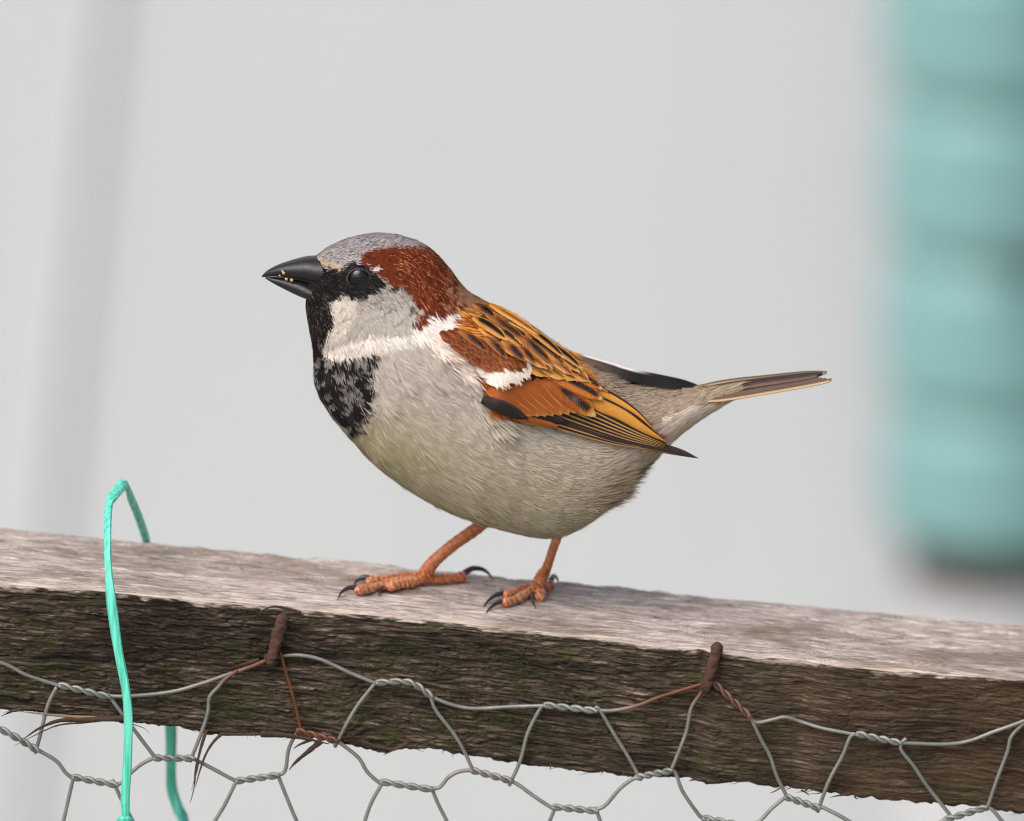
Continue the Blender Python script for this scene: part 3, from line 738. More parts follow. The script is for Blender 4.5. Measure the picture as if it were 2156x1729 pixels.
def plume_colour(px, py, r1, r2, dors):
    """feather colour at reference position; r1, r2 uniform random arrays; dors = cos(theta)"""
    n = len(px); C = np.zeros((n, 3))
    def put(m, col, var=0.0): C[m] = col
    # underparts
    base = srgb(177, 168, 157)
    C[:] = base
    bel = np.clip((py - 820) / 220, 0, 1)[:, None]
    C[:] = C * (1 - bel) + srgb(178, 168, 148) * bel
    oli = (np.exp(-(((px - 800) / 130) ** 2 + ((py - 960) / 80) ** 2)))[:, None] * 0.6  # olive of light bounced off grass, painted into the belly colour
    C[:] = C * (1 - oli) + srgb(160, 149, 108) * oli
    rear = np.clip((px - 1150) / 150, 0, 1)[:, None] * np.clip((py - 900) / 80, 0, 1)[:, None]
    C[:] = C * (1 - rear) + srgb(182, 167, 149) * rear
    sd_ = np.exp(-(((px - 900) / 120) ** 2 + ((py - 830) / 70) ** 2))[:, None] * 0.35
    C[:] = C * (1 - sd_) + srgb(150, 143, 138) * sd_
    # rump and tail coverts
    rump = (px > 1200) & (py < 935) & ((py < 900) | (px > 1370))
    put(rump, srgb(158, 142, 122))
    utc = (px > 1385) & (py > 868 - (px - 1430) * 0.25)
    put(utc, srgb(206, 192, 176))
    put(inpoly(px, py, side_w), srgb(214, 200, 188))
    # cheek
    ck = (py < 712) & (px < 960)
    put(ck, srgb(174, 167, 158)); put(ck & (py < 655) & (r2 < .3), srgb(120, 114, 112))
    put(inpoly(px, py, cheekf), srgb(202, 193, 182))
    wm = inpoly(px, py, white); put(wm, np.array(srgb(200, 192, 184))); put(wm & ((px > 872) | (r1 < .35)), srgb(226, 218, 210))
    put(inpoly(px, py, rufw), srgb(160, 86, 34))
    mm_ = inpoly(px, py, mantle)
    orange = np.where((r1 < 0.35)[:, None], srgb(222, 160, 78), np.where((r1 < 0.7)[:, None], srgb(196, 128, 52), srgb(150, 84, 36)))
    C[mm_] = orange[mm_]
    for s_ in streaks: put(inpoly(px, py, s_), srgb(46, 36, 32))
    m = inpoly(px, py, nape); put(m, srgb(104, 44, 22)); put(m & (r1 > .75), srgb(84, 36, 22))
    m2 = m & (px > 935) & (r1 < np.clip((px - 935) / 60, 0, 1)); put(m2, srgb(152, 112, 84))
    m2 = m & (r2 < 0.10) & (px > 830); put(m2, srgb(190, 128, 86))
    m = inpoly(px, py, crown); put(m, srgb(164, 158, 156)); m2 = m & (r2 < 0.30); put(m2, srgb(104, 95, 92))
    put(inpoly(px, py, supra), srgb(176, 158, 134))
    m = inpoly(px, py, mask); put(m, srgb(24, 22, 23)); put(m & (r2 < .16), srgb(64, 58, 56))
    m = inpoly(px, py, throat); put(m, srgb(28, 26, 26)); put(m & (r2 < 0.10), srgb(120, 108, 96))
    m = inpoly(px, py, bib); put(m, srgb(30, 27, 27))
    put(m & (r2 < 0.05) & (py > 775), srgb(150, 140, 134))
    m = inpoly(px, py, ctuft); put(m & (r1 < 0.6), srgb(50, 46, 46))
    put(inpoly(px, py, cspot), srgb(40, 34, 32)); put(inpoly(px, py, pale_sp), srgb(214, 204, 190))
    return C

def mirror_proj(P):
    Q = np.array(P, float); Q[..., 1] = YB0 - np.abs(Q[..., 1] - YB0)
    return proj(Q)

EYE = (756.0, 587.0)
# ------------------------------------------------------------------ contour feathers: barbs laid along the body
NF = 9800
gpx, gpy = mirror_proj(G.reshape(-1, 3)); gpx = gpx.reshape(NU, NV); gpy = gpy.reshape(NU, NV)
area = np.linalg.norm(np.cross(dU, dV), axis=2) / S ** 2
headw = 1 / (1 + np.exp((gpx - 0.0) * 0 + (gpy + (gpx - 700) * 0.55 - 770) / 22))       # 1 on head
size = 16 * headw + 56 * (1 - headw)
wgt = area / (size ** 1.35)
wgt[:2] = 0
pr = (wgt / wgt.sum()).ravel()
pick = rng.choice(NU * NV, NF, p=pr)
fu = (pick // NV) + rng.random(NF) - 0.5; fv = (pick % NV) + rng.random(NF) - 0.5
fu = np.clip(fu, 0.5, NU - 2)
Lf = np.interp(pick % 7, [0, 6], [0.85, 1.15]) * (size.ravel()[pick]) * 1.25
P0 = smp(G, fu, fv); p0x, p0y = mirror_proj(P0)
inbib = inpoly(p0x, p0y, bib) & (p0y > 752)
keep = (np.hypot(p0x - EYE[0], p0y - EYE[1]) > 24) & (fu < NU - 4) & (~inbib | (rng.random(NF) < 0.75))
Lf = np.where(inbib, Lf * 0.45, Lf)
fu, fv, Lf, P0, p0x, p0y = fu[keep], fv[keep], Lf[keep], P0[keep], p0x[keep], p0y[keep]
NF = len(fu)
NB = 17
lenU = np.maximum(np.linalg.norm(smp(dU, fu, fv), axis=1), 1e-5) / S        # units per u step
lenV = np.maximum(np.linalg.norm(smp(dV, fu, fv), axis=1), 2e-6) / S
# flow leans: on the flank the feathers sweep a little downward
lean = rng.normal(0, 0.10, NF)
s_ = np.linspace(-1, 1, NB)[None, :] + rng.normal(0, 0.07, (NF, NB))
t0 = rng.random((NF, NB)) * 0.45
l1 = (1 - 0.22 * s_ ** 2) * rng.uniform(0.82, 1.08, (NF, NB))
W = (Lf * np.where(inpoly(p0x, p0y, bib), 0.40, 0.28))[:, None]
rows = np.array([0.0, 0.38, 0.74, 1.0])
fr = t0[..., None] + (l1 - t0)[..., None] * rows                                # along
lat = s_[..., None] * W[..., None] * (0.12 + 0.88 * np.minimum(1, rows * 1.25) ** 0.8) + rng.normal(0, 0.02, (NF, NB, 1)) * Lf[:, None, None] * rows
du = fr * Lf[:, None, None] / lenU[:, None, None]
dv_ = (lat + lean[:, None, None] * fr * Lf[:, None, None]) / lenV[:, None, None]
dv_ = np.clip(dv_, -24, 24)
U_ = fu[:, None, None] + du; V_ = fv[:, None, None] + dv_
over = np.maximum(U_ - (NU - 1.01), 0)
# lift: feathers near the wing's front and upper border, and the vent tuft, stand away from the body
border = np.array(K(c2, [(60, 420), (200, 560), (310, 660), (360, 770), (380, 900), (400, 980)]))
bd = np.min(np.hypot(p0x[:, None] - border[None, :, 0], p0y[:, None] - border[None, :, 1]), axis=1)
lift_b = np.exp(-(bd / 24) ** 2) * 30
ub = np.array(K(c2, [(200, 380), (330, 450), (450, 520), (550, 580), (700, 630), (860, 660), (1000, 690), (1130, 720)]))
bd2 = np.min(np.hypot(p0x[:, None] - ub[None, :, 0], p0y[:, None] - ub[None, :, 1]), axis=1)
lift_u = np.exp(-((bd2) / 34) ** 2) * 12
inwing = inpoly(p0x, p0y, rufw)
lift_b[inwing] = 0; lift_u[inwing] = 0
vent = np.exp(-(((p0x - 1280) / 75) ** 2 + ((p0y - 1060) / 60) ** 2))
lift = (0.8 + 0.045 * Lf) * rng.uniform(0.6, 1.4, NF) * np.where(rng.random(NF) < 0.03, 2.0, 1.0) + lift_b + lift_u + vent * rng.uniform(2, 36, NF)
hrow = rows ** 1.25
H_ = (0.8 + lift[:, None, None] * hrow * rng.uniform(0.75, 1.2, (NF, NB, 1))) * S
Pb = smp(G, U_, V_) + smp(GN, U_, V_) * H_[..., None]
Pb = Pb + (smp(dU, U_, V_) * over[..., None])
# ribbon side vector
Td = np.gradient(Pb, axis=2); Td /= np.linalg.norm(Td, axis=3)[..., None] + 1e-12
Nn = smp(GN, U_, V_)
Sd = np.cross(Nn, Td); Sd /= np.linalg.norm(Sd, axis=3)[..., None] + 1e-12
wb = (0.5 + 0.012 * Lf)[:, None, None] * np.array([0.8, 1.0, 0.8, 0.0]) * rng.uniform(0.7, 1.3, (NF, NB, 1)) * S
VL = Pb - Sd * wb[..., None]; VRr = Pb + Sd * wb[..., None]
V4 = np.stack([VL[:, :, 0], VRr[:, :, 0], VL[:, :, 1], VRr[:, :, 1], VL[:, :, 2], VRr[:, :, 2], Pb[:, :, 3]], axis=2)  # NF,NB,7,3
nb = NF * NB
tri1 = np.array([[0, 1, 3], [0, 3, 2], [2, 3, 5], [2, 5, 4], [4, 5, 6]])
Fb = (np.arange(nb)[:, None, None] * 7 + tri1[None]).reshape(-1, 3)
# colours: sampled between the feather's middle and the barb
bx, by = mirror_proj(Pb[:, :, 2].reshape(-1, 3))
fxm = p0x + (bx.reshape(NF, NB).mean(1) - p0x) * 0.6; fym = p0y + (by.reshape(NF, NB).mean(1) - p0y) * 0.6
mixw = 0.8
qx = (bx.reshape(NF, NB) * mixw + fxm[:, None] * (1 - mixw)).ravel(); qy = (by.reshape(NF, NB) * mixw + fym[:, None] * (1 - mixw)).ravel()
r1 = np.repeat(rng.random(NF), NB); r2 = rng.random(nb)
jit = np.repeat(rng.normal(0, 1.8, (NF, 2)), NB, axis=0) + rng.normal(0, 2.6, (nb, 2))
Cb = plume_colour(qx + jit[:, 0], qy + jit[:, 1], r1, r2, None)
Cb = Cb * (rng.normal(1.2, 0.04, NF).repeat(NB) * rng.normal(1, 0.13, nb))[:, None]
Cv = np.repeat(Cb[:, None, :], 7, axis=1)
isbib = inpoly(qx, qy, bib) & (Cb.mean(1) < 0.06)
tipc = np.where((np.repeat(rng.random(NF) < 0.36, NB) & isbib & (qy > 752))[:, None], srgb(216, 207, 199), Cb)
Cv[:, 6] = tipc; Cv[:, 4] = tipc * 0.3 + Cb * 0.7; Cv[:, 5] = Cv[:, 4]
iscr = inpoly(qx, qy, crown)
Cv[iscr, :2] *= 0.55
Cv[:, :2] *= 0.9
me_pl = mesh_tris('plumage', V4.reshape(-1, 3), Fb, False, Cv.reshape(-1, 3))

# ------------------------------------------------------------------ body with legs: one continuous skin
Gs = G[::4, ::4]; nu_, nv_ = Gs.shape[:2]
bv = Gs.reshape(-1, 3); bf = grid_tris(nu_, nv_, wrap=True)
k0 = len(bv); bv = np.vstack([bv, Gs[0].mean(0), Gs[-1].mean(0)]); j = np.arange(nv_)
bf = np.vstack([bf, np.stack([np.full(nv_, k0), (j + 1) % nv_, j], 1), np.stack([np.full(nv_, k0 + 1), (nu_ - 1) * nv_ + j, (nu_ - 1) * nv_ + (j + 1) % nv_], 1)])
def fix_normals(me):
    bm = bmesh.new(); bm.from_mesh(me); bmesh.ops.recalc_face_normals(bm, faces=bm.faces[:]); bm.to_mesh(me); bm.free()
me_b = mesh_tris('body', bv, bf); fix_normals(me_b)

def toe(pts, radii, scut=11):
    """pts: list of (px, py, height above rail of the centre line or None, Y override)"""
    P = catmull(pts, 14); n = len(P); tt = np.linspace(0, 1, n)
    R = np.interp(tt, np.linspace(0, 1, len(radii)), radii) * S * (0.88 if len(radii) < 6 else 1)
    saw = (1 + 0.11 * ((tt * scut) % 1.0 - 0.4)) * np.where(tt > .9, np.sqrt(np.maximum(0.04, 1 - ((tt - .9) / .1) ** 2)), 1)
    if len(radii) < 6: saw = saw * (1 + 0.09 * np.sin(2 * np.pi * (2.3 * tt + .1)))
    return tube_arrays(P, R * saw, 18)
def rp(px, py, h):              # a point seen at (px, py) whose foot-print lies on the rail, h units above its top
    return on_rail(px, py, h * S)
legs = []; claws = []
# near leg
A1 = at(1182, 1050, -0.002); A2 = at(1176, 1118, -0.0035); J = rp(1131, 1240, 17); J2 = rp(1141, 1214, 40)
legs.append(toe([A1, A2, at(1163, 1160, J2[1] * .45 + A2[1] * .55), at(1151, 1196, J2[1] * .8 + A2[1] * .2), J2, J], [14, 10.5, 9.6, 10.2, 14, 16], 16))
def add_toe(pts, radii, tip, claw_pts, cr):
    legs.append(toe(pts, radii, 10))
    P = catmull(claw_pts, 10); tt = np.linspace(0, 1, len(P))
    claws.append(tube_arrays(P, cr * S * (1 - 0.9 * tt ** 1.3), 12))
# near foot: two forward toes, an inner toe towards the camera, the hind toe away
add_toe([J, rp(1110, 1250, 13), rp(1085, 1263, 11.5), rp(1058, 1271, 12)], [14, 12, 11, 12.5], 0, [rp(1062, 1264, 14), rp(1046, 1270, 14), rp(1032, 1280, 8), rp(1023, 1291, 1)], 6.2)
add_toe([J, rp(1108, 1239, 14), rp(1085, 1247, 12), rp(1060, 1253, 12)], [14, 12, 11, 11], 0, [rp(1062, 1247, 14), rp(1042, 1254, 13), rp(1027, 1266, 8), rp(1018, 1278, 1)], 6.2)
add_toe([J, rp(1138, 1252, 13), rp(1134, 1259, 11)], [14, 13, 11], 0, [rp(1126, 1251, 13), rp(1120, 1254, 13), rp(1122, 1268, 9), rp(1129, 1283, 1)], 5.0)
add_toe([J, rp(1148, 1236, 13), rp(1162, 1231, 13)], [14, 12, 12], 0, [rp(1160, 1222, 16), rp(1165, 1213, 20), rp(1172, 1217, 14), rp(1177, 1230, 1)], 6.5)
# far leg
B1 = at(1045, 1070, 0.012); B2 = at(1006, 1110, 0.0115); FJ = rp(894, 1216, 17)
legs.append(toe([B1, B2, at(960, 1143, 0.0105), at(920, 1176, 0.0095), FJ + (at(903, 1195, 0.009) - FJ) * 0.9, FJ], [16, 14, 13, 13.5, 15, 17], 18))
add_toe([FJ, rp(876, 1224, 14), rp(845, 1231, 12), rp(816, 1236, 13)], [15, 13, 12, 12.5], 0, [rp(820, 1228, 15), rp(808, 1231, 15), rp(800, 1242, 9), rp(797, 1256, 1)], 6.0)
add_toe([FJ, rp(860, 1222, 15), rp(800, 1234, 12), rp(748, 1245, 13)], [15, 13, 12, 13], 0, [rp(750, 1238, 15), rp(734, 1238, 15), rp(719, 1247, 9), rp(711, 1262, 1)], 6.2)
add_toe([FJ, rp(862, 1215, 15), rp(815, 1220, 13), rp(770, 1224, 13)], [15, 12, 11, 11], 0, [rp(776, 1218, 15), rp(766, 1216, 15), rp(752, 1222, 9), rp(744, 1233, 1)], 7.5)
add_toe([FJ, rp(918, 1219, 15), rp(950, 1219, 13), rp(980, 1214, 14)], [15, 12.5, 12, 14.5], 0, [rp(978, 1206, 20), rp(996, 1197, 26), rp(1016, 1199, 22), rp(1030, 1209, 12), rp(1038, 1222, 1)], 7.0)
lv, lf = join_arrays(legs)
me_l = mesh_tris('leg_source', lv, lf); fix_normals(me_l)
ob_b = bpy.data.objects.new('body', me_b); ob_l = bpy.data.objects.new('leg_source', me_l)
COL.objects.link(ob_b); COL.objects.link(ob_l)
rm = ob_l.modifiers.new('remesh', 'REMESH'); rm.mode = 'VOXEL'; rm.voxel_size = 0.00014
bpy.context.view_layer.update()
dg = bpy.context.evaluated_depsgraph_get()
me_l2 = bpy.data.meshes.new_from_object(ob_l.evaluated_get(dg))
ob_l.modifiers.clear(); ob_l.data = me_l2
bo = ob_b.modifiers.new('join', 'BOOLEAN'); bo.operation = 'UNION'; bo.object = ob_l; bo.solver = 'EXACT'
bpy.context.view_layer.update(); dg = bpy.context.evaluated_depsgraph_get()
me_body = bpy.data.meshes.new_from_object(ob_b.evaluated_get(dg)); me_body.name = 'body'
bpy.data.objects.remove(ob_l); bpy.data.objects.remove(ob_b)
co = np.zeros(len(me_body.vertices) * 3, np.float32); me_body.vertices.foreach_get('co', co); co = co.reshape(-1, 3).astype(float)
kd = KDTree(len(bv))
for i, v in enumerate(bv): kd.insert(v, i)
kd.balance()
bx_, by_ = mirror_proj(co)
isleg = (by_ > 1095) & (co @ NRM < (O_R @ NRM) + 0.03)
near_body = np.array([kd.find(v)[2] < 0.0006 for v in co])
isleg &= ~near_body
cc = plume_colour(bx_, by_, rng.random(len(co)) * 0 + .5, rng.random(len(co)) * 0 + .5, None)
lg = np.array([srgb(184, 116, 78), srgb(172, 102, 64), srgb(196, 132, 94)])
nz = fbm(co[:, 0] * 1800, co[:, 2] * 1800 + co[:, 1] * 900, 3, 3)
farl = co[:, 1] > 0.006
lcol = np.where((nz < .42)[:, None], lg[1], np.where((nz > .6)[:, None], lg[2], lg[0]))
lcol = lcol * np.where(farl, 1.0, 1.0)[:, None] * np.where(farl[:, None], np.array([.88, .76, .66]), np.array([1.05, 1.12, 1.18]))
hgt = (co - O_R) @ NRM
bq = np.where(hgt < 0.0048, co[:, 0] * 1.0 + hgt * .5, co[:, 2] * 0.8 + co[:, 0] * .2) + (fbm(co[:, 0] * 300, co[:, 2] * 300, 8, 2) - .5) * 0.0012
band = np.sin(2 * np.pi * bq / 0.00125)
lcol = np.where(((band > .6) & (hgt < .0055) & (nz > .42))[:, None], lcol * np.array([1.25, 1.32, 1.4]), np.where(((band < -.80) & (hgt < .0055) & (nz < .6))[:, None], lcol * np.array([.62, .55, .5]), lcol))
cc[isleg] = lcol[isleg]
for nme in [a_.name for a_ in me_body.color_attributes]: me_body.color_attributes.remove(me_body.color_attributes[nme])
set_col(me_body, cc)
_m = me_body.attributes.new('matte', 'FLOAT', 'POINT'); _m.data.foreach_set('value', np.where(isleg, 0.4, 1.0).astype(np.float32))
me_body.materials.clear()
me_body.polygons.foreach_set('use_smooth', np.full(len(me_body.polygons), True))
body = link('body', me_body, M_skin, bird)
plum = link('plumage', me_pl, M_plume, bird); plum['kind'] = 'stuff'
for V, F in claws:
    link('claw', mesh_tris('claw', V, F), M_claw, bird)

# ------------------------------------------------------------------ bill
def mandible(top, bot, wid, name):
    xs = np.linspace(0, 1, 40)
    tp = catmull(np.array(top, float), 12); bt = catmull(np.array(bot, float), 12)
    f_ = lambda A_: np.stack([np.interp(xs, np.linspace(0, 1, len(A_)), A_[:, i]) for i in range(2)], 1)
    tp, bt = f_(tp), f_(bt); wd = np.interp(xs, np.linspace(0, 1, len(wid)), wid) * S
    D_ = at_v(tp[:, 0], tp[:, 1], YB0); V_2 = at_v(bt[:, 0], bt[:, 1], YB0)
    c_ = (D_ + V_2) / 2; h_ = (D_ - V_2) / 2
    a_ = np.linspace(0, 2 * np.pi, 28, endpoint=False)
    ca, sa = np.cos(a_), np.sin(a_)
    G_ = c_[:, None] + ca[None, :, None] * h_[:, None] + (np.sign(sa) * np.abs(sa) ** 0.9)[None, :, None] * (wd[:, None] * np.array([0, -1.0, 0]))[:, None]
    v = G_.reshape(-1, 3); f2_ = grid_tris(40, 28, wrap=True)
    n0 = len(v); v = np.vstack([v, G_[0].mean(0), G_[-1].mean(0)]); j_ = np.arange(28)
    f2_ = np.vstack([f2_, np.stack([np.full(28, n0), (j_ + 1) % 28, j_], 1), np.stack([np.full(28, n0 + 1), 39 * 28 + j_, 39 * 28 + (j_ + 1) % 28], 1)])
    me = mesh_tris(name, v, f2_); fix_normals(me)
    return link(name, me, M_bill, bird)
mandible([(551, 581), (564, 569), (588, 557), (620, 547), (648, 541), (676, 540)], [(551, 584), (577, 582), (606, 583), (634, 587), (662, 594), (702, 610)], [1, 10, 20, 30, 39, 46], 'upper_bill')
mandible([(558, 584), (577, 583.5), (606, 585), (634, 589), (662, 597), (702, 613)], [(559, 587), (578, 598), (606, 612), (626, 621), (644, 627), (672, 632)], [1, 9, 18, 27, 35, 42], 'lower_bill')
# eyes
for sgn in (1, -1):
    Ysurf = float(grid2(dmf, *EYE)); P = at(EYE[0], EYE[1], Ysurf)
    r_e = 28 * S
    cpt = P.copy(); cpt[1] = Ysurf + r_e * 0.76
    if sgn < 0: cpt[1] = 2 * YB0 - cpt[1]
    bm = bmesh.new(); bmesh.ops.create_uvsphere(bm, u_segments=32, v_segments=20, radius=r_e)
    for v in bm.verts: v.co += Vector(cpt)
    me = bpy.data.meshes.new('eye'); bm.to_mesh(me); bm.free()
    me.polygons.foreach_set('use_smooth', np.full(len(me.polygons), True))
    eye = link('eye', me, M_eye, bird)
    rg = []
    for i in range(49):
        a_ = i / 48 * 2 * math.pi
        rr_ = r_e * (0.80 + 0.05 * math.cos(2 * a_))
        rg.append([cpt[0] + rr_ * 1.03 * math.cos(a_), cpt[1] - sgn * r_e * 0.72, cpt[2] + rr_ * 0.97 * math.sin(a_)])
    V, F = tube_arrays(np.array(rg), 2.0 * S * (0.85 + 0.3 * rng.random(49)), 10)
    link('eye_ring', mesh_tris('eye_ring', V, F), M_lid, eye)

# ------------------------------------------------------------------ flight feathers and coverts
LSP = 0.8
def feather(name, lo, up, parent, layer, style, nt=40, ns_=17, camber=4.0, shell=None, fringe=2.0, tipfray=6.0, rise=4.0, Yof=None, seed=None, barbs=0, sweep=0.2, bstart=-0.02):
    """vane between a lower-edge and an upper-edge curve (reference units) laid on the wing shell"""
    r_ = np.random.default_rng(seed if seed is not None else abs(hash((round(lo[0][0]), round(lo[-1][1]), layer))) % 99999)
    lo = catmull(np.array(lo, float), 12); up = catmull(np.array(up, float), 12)
    tt = np.linspace(0, 1, nt)
    def rs(A_):
        d = np.r_[0, np.cumsum(np.linalg.norm(np.diff(A_, axis=0), axis=1))]; d /= d[-1]
        return np.stack([np.interp(tt, d, A_[:, i]) for i in range(2)], 1)
    lo, up = rs(lo), rs(up)
    s = np.linspace(-1, 1, ns_)
    Q = lo[:, None] * ((1 - s) / 2)[None, :, None] + up[:, None] * ((1 + s) / 2)[None, :, None]
    # frayed outline
    ax_ = (lo + up) / 2; dx = np.gradient(ax_, axis=0); dx /= np.linalg.norm(dx, axis=1)[:, None] + 1e-9
    fray = r_.normal(0, 1, (nt, ns_)) * (tt ** 8)[:, None] * tipfray * 0.35
    Q = Q + dx[:, None] * fray[..., None]
    px, py = Q[..., 0], Q[..., 1]
    if Yof is None: Yv = grid2(wsh, px, py)
    else: Yv = Yof(tt[:, None] + 0 * s[None, :], s[None, :] + 0 * tt[:, None])
    off = layer * LSP + rise * tt[:, None] ** 0.7 + camber * (1 - s[None, :] ** 2)
    Yn = Yv - off * S
    P = at_v(px, py, Yn)
    T_, S_ = np.broadcast_to(tt[:, None], px.shape), np.broadcast_to(s[None, :], px.shape)
    C = style(T_, S_, r_)
    barb = 1 + 0.10 * (vnoise(T_ * nt * 0.9 + np.abs(S_) * 6, S_ * 1.5 + 5, 3) - 0.5) + r_.normal(0, 0.04, px.shape)
    C = C * barb[..., None]
    # underside sheet gives the vane thickness
    P2 = at_v(px, py, Yn + 1.2 * S)
    n0 = nt * ns_
    F = grid_tris(nt, ns_)
    rim = np.concatenate([np.arange(ns_), np.arange(1, nt) * ns_ + ns_ - 1, (nt - 1) * ns_ + np.arange(ns_ - 2, -1, -1), np.arange(nt - 2, 0, -1) * ns_])
    nx = np.roll(rim, -1)
    Fr = np.vstack([np.stack([rim, rim + n0, nx], 1), np.stack([nx, rim + n0, nx + n0], 1)])
    V = np.vstack([P.reshape(-1, 3), P2.reshape(-1, 3)])
    F = np.vstack([F, F[:, ::-1] + n0, Fr]); CC = np.vstack([C.reshape(-1, 3)] * 2)
    if barbs:
        nb_ = barbs * 2
        sd_ = np.tile([1.0, -1.0], barbs)[:, None]
        tb = np.repeat(np.linspace(bstart, 0.90, barbs), 2)[:, None] + r_.normal(0, .01, (nb_, 1))
        fr_ = np.array([0, .4, .75, 1.0])[None, :]
        T2 = tb + sweep * fr_ * r_.uniform(.75, 1.15, (nb_, 1)) ; S2 = sd_ * (0.04 + 1.04 * fr_ ** .8) * r_.uniform(.92, 1.08, (nb_, 1))
        def pos(T_, S_, ex):
            tc_ = np.clip(T_, 0, 1)
            l2 = np.stack([np.interp(tc_, tt, lo[:, i]) for i in range(2)], -1); u2 = np.stack([np.interp(tc_, tt, up[:, i]) for i in range(2)], -1)
            q = l2 * ((1 - S_) / 2)[..., None] + u2 * ((1 + S_) / 2)[..., None]
            ln = np.linalg.norm(ax_[-1] - ax_[0])
            q = q + dx[-3] * (np.maximum(T_ - 1, 0) * ln * .6)[..., None] + np.stack([-dx[-3][1] * S_, dx[-3][0] * S_], -1) * -(np.maximum(T_ - .85, 0) * ln * .10)[..., None]
            yv = grid2(wsh, q[..., 0], q[..., 1]) if Yof is None else Yof(tc_, np.clip(S_, -1, 1))
            o_ = layer * LSP + rise * np.clip(T_, 0, 1.1) ** 0.7 + camber * np.maximum(1 - S_ ** 2, -.1) + ex
            return at_v(q[..., 0], q[..., 1], yv - o_ * S)
        Pc = pos(T2, S2, 0.2 + 0.35 * fr_ * r_.uniform(.6, 1.4, (nb_, 1)))
        Td_ = np.gradient(Pc, axis=1); sv = np.cross(Td_, np.array([0, -1.0, 0])); sv /= np.linalg.norm(sv, axis=2)[..., None] + 1e-12
        wv_ = np.array([.8, 1, .75, 0])[None, :, None] * r_.uniform(.55, 1.05, (nb_, 1, 1)) * S
        A_, B_2 = Pc - sv * wv_, Pc + sv * wv_
        v7 = np.stack([A_[:, 0], B_2[:, 0], A_[:, 1], B_2[:, 1], A_[:, 2], B_2[:, 2], Pc[:, 3]], 1)
        c4 = style(np.clip(T2, 0, 1), np.clip(S2, -1, 1), r_) * r_.normal(1.03, .12, (nb_, 1, 1))
        c7_ = np.stack([c4[:, 0], c4[:, 0], c4[:, 1], c4[:, 1], c4[:, 2], c4[:, 2], c4[:, 3]], 1)
        F = np.vstack([F, (np.arange(nb_)[:, None, None] * 7 + tri1[None]).reshape(-1, 3) + len(V)])
        V = np.vstack([V, v7.reshape(-1, 3)]); CC = np.vstack([CC, c7_.reshape(-1, 3)])
    me = mesh_tris(name, V, F, True, CC)
    return link(name, me, M_feather, parent)

def lens(base, tip, hw, bend=0.0, tipw=0.55, n=7):
    """lower and upper edges of a leaf-shaped feather from base to tip"""
    b_ = np.array(base, float); t_ = np.array(tip, float); d = t_ - b_; l_ = np.linalg.norm(d); d /= l_; nn = np.array([d[1], -d[0]])
    if nn[1] > 0: nn = -nn
    tt = np.linspace(0, 1, n)
    wv = hw * np.sin(np.pi * np.clip(tt * 0.86 + 0.10, 0, 1)) ** 0.6 * np.where(tt > 0.8, np.sqrt(np.maximum(0, 1 - ((tt - 0.8) / 0.2) ** 2)) * (1 - .0) + 0.02, 1)
    ax_ = b_ + d * (tt * l_)[:, None] + nn * (np.sin(np.pi * tt) * bend)[:, None]
    return ax_ - nn * wv[:, None], ax_ + nn * wv[:, None]

def blend(m, a_, b_): return a_ * (1 - m[..., None]) + b_ * m[..., None]
sst = lambda x, a_, b_: np.clip((x - a_) / (b_ - a_), 0, 1) ** 2 * (3 - 2 * np.clip((x - a_) / (b_ - a_), 0, 1))
OR, OR2, RUF, CHE, BLK, BUF, WHT, TAN = srgb(210, 142, 58), srgb(186, 108, 42), srgb(158, 82, 32), srgb(126, 60, 28), srgb(40, 32, 30), srgb(226, 192, 138), srgb(220, 210, 198), srgb(196, 148, 92)
def full(c_, T_): return np.broadcast_to(c_, T_.shape + (3,)).copy()
def st_gc(T_, S_, r_):
    C = full(RUF * r_.uniform(0.9, 1.12), T_); C = blend(sst(T_, .5, .95) * .5, C, OR2)
    e = sst(np.abs(S_ + 0.0), .80, .92); C = blend(e * 0.6, C, srgb(222, 160, 92)); return blend(sst(T_, .90, 1) * .8, C, srgb(214, 160, 96))
def st_gcblack(T_, S_, r_):
    C = full(RUF, T_); C = blend(sst(T_, .6, .95), C, OR)
    m = (1 - sst(np.abs(S_ - .05) / (0.10 + 0.62 * np.clip(T_, 0, 1)), .75, 1.05)) * (1 - sst(T_, .80, .86)) * sst(T_, .15, .3)
    C = blend(m, C, BLK); g_ = np.exp(-(((T_ - .52) / .07) ** 2 + ((S_ - .0) / .22) ** 2)); C = blend(g_ * .6, C, srgb(120, 108, 104))
    return blend(sst(T_, .86, .97), C, BUF)
def st_gcstreak(T_, S_, r_):
    C = full(OR2, T_); m = (1 - sst(np.abs(S_ - .15), .30, .52)) * sst(T_, .25, .4) * (1 - sst(T_, .86, .92)); C = blend(m, C, BLK)
    return blend(sst(T_, .90, .98), C, BUF)
def st_sec(T_, S_, r_):
    C = full(srgb(50, 38, 32), T_); e = 1 - sst(S_, -.80, -.64); C = blend(e * r_.uniform(.85, 1), C, TAN * r_.uniform(.95, 1.25))
    return blend(sst(T_, .9, 1) * .5, C, srgb(60, 46, 40))
def st_ter(T_, S_, r_):
    C = full(OR, T_); C = blend(sst(T_, .0, .5) * (1 - sst(T_, .5, 1)) * .4, C, srgb(232, 166, 78))
    m = sst(S_, .30, .52) * (1 - sst(S_, .86, .95)) ; C = blend(m, C, BLK)
    e = sst(S_, .88, .96); C = blend(e, C, OR2)
    l_ = 1 - sst(S_, -.95, -.78); C = blend(l_ * .7, C, srgb(120, 76, 36)); return C
def st_prim(T_, S_, r_):
    C = full(srgb(62, 52, 52), T_); e = 1 - sst(S_, -.9, -.65); return blend(e * .8 * (1 - sst(T_, .75, .95)), C, srgb(172, 130, 88))
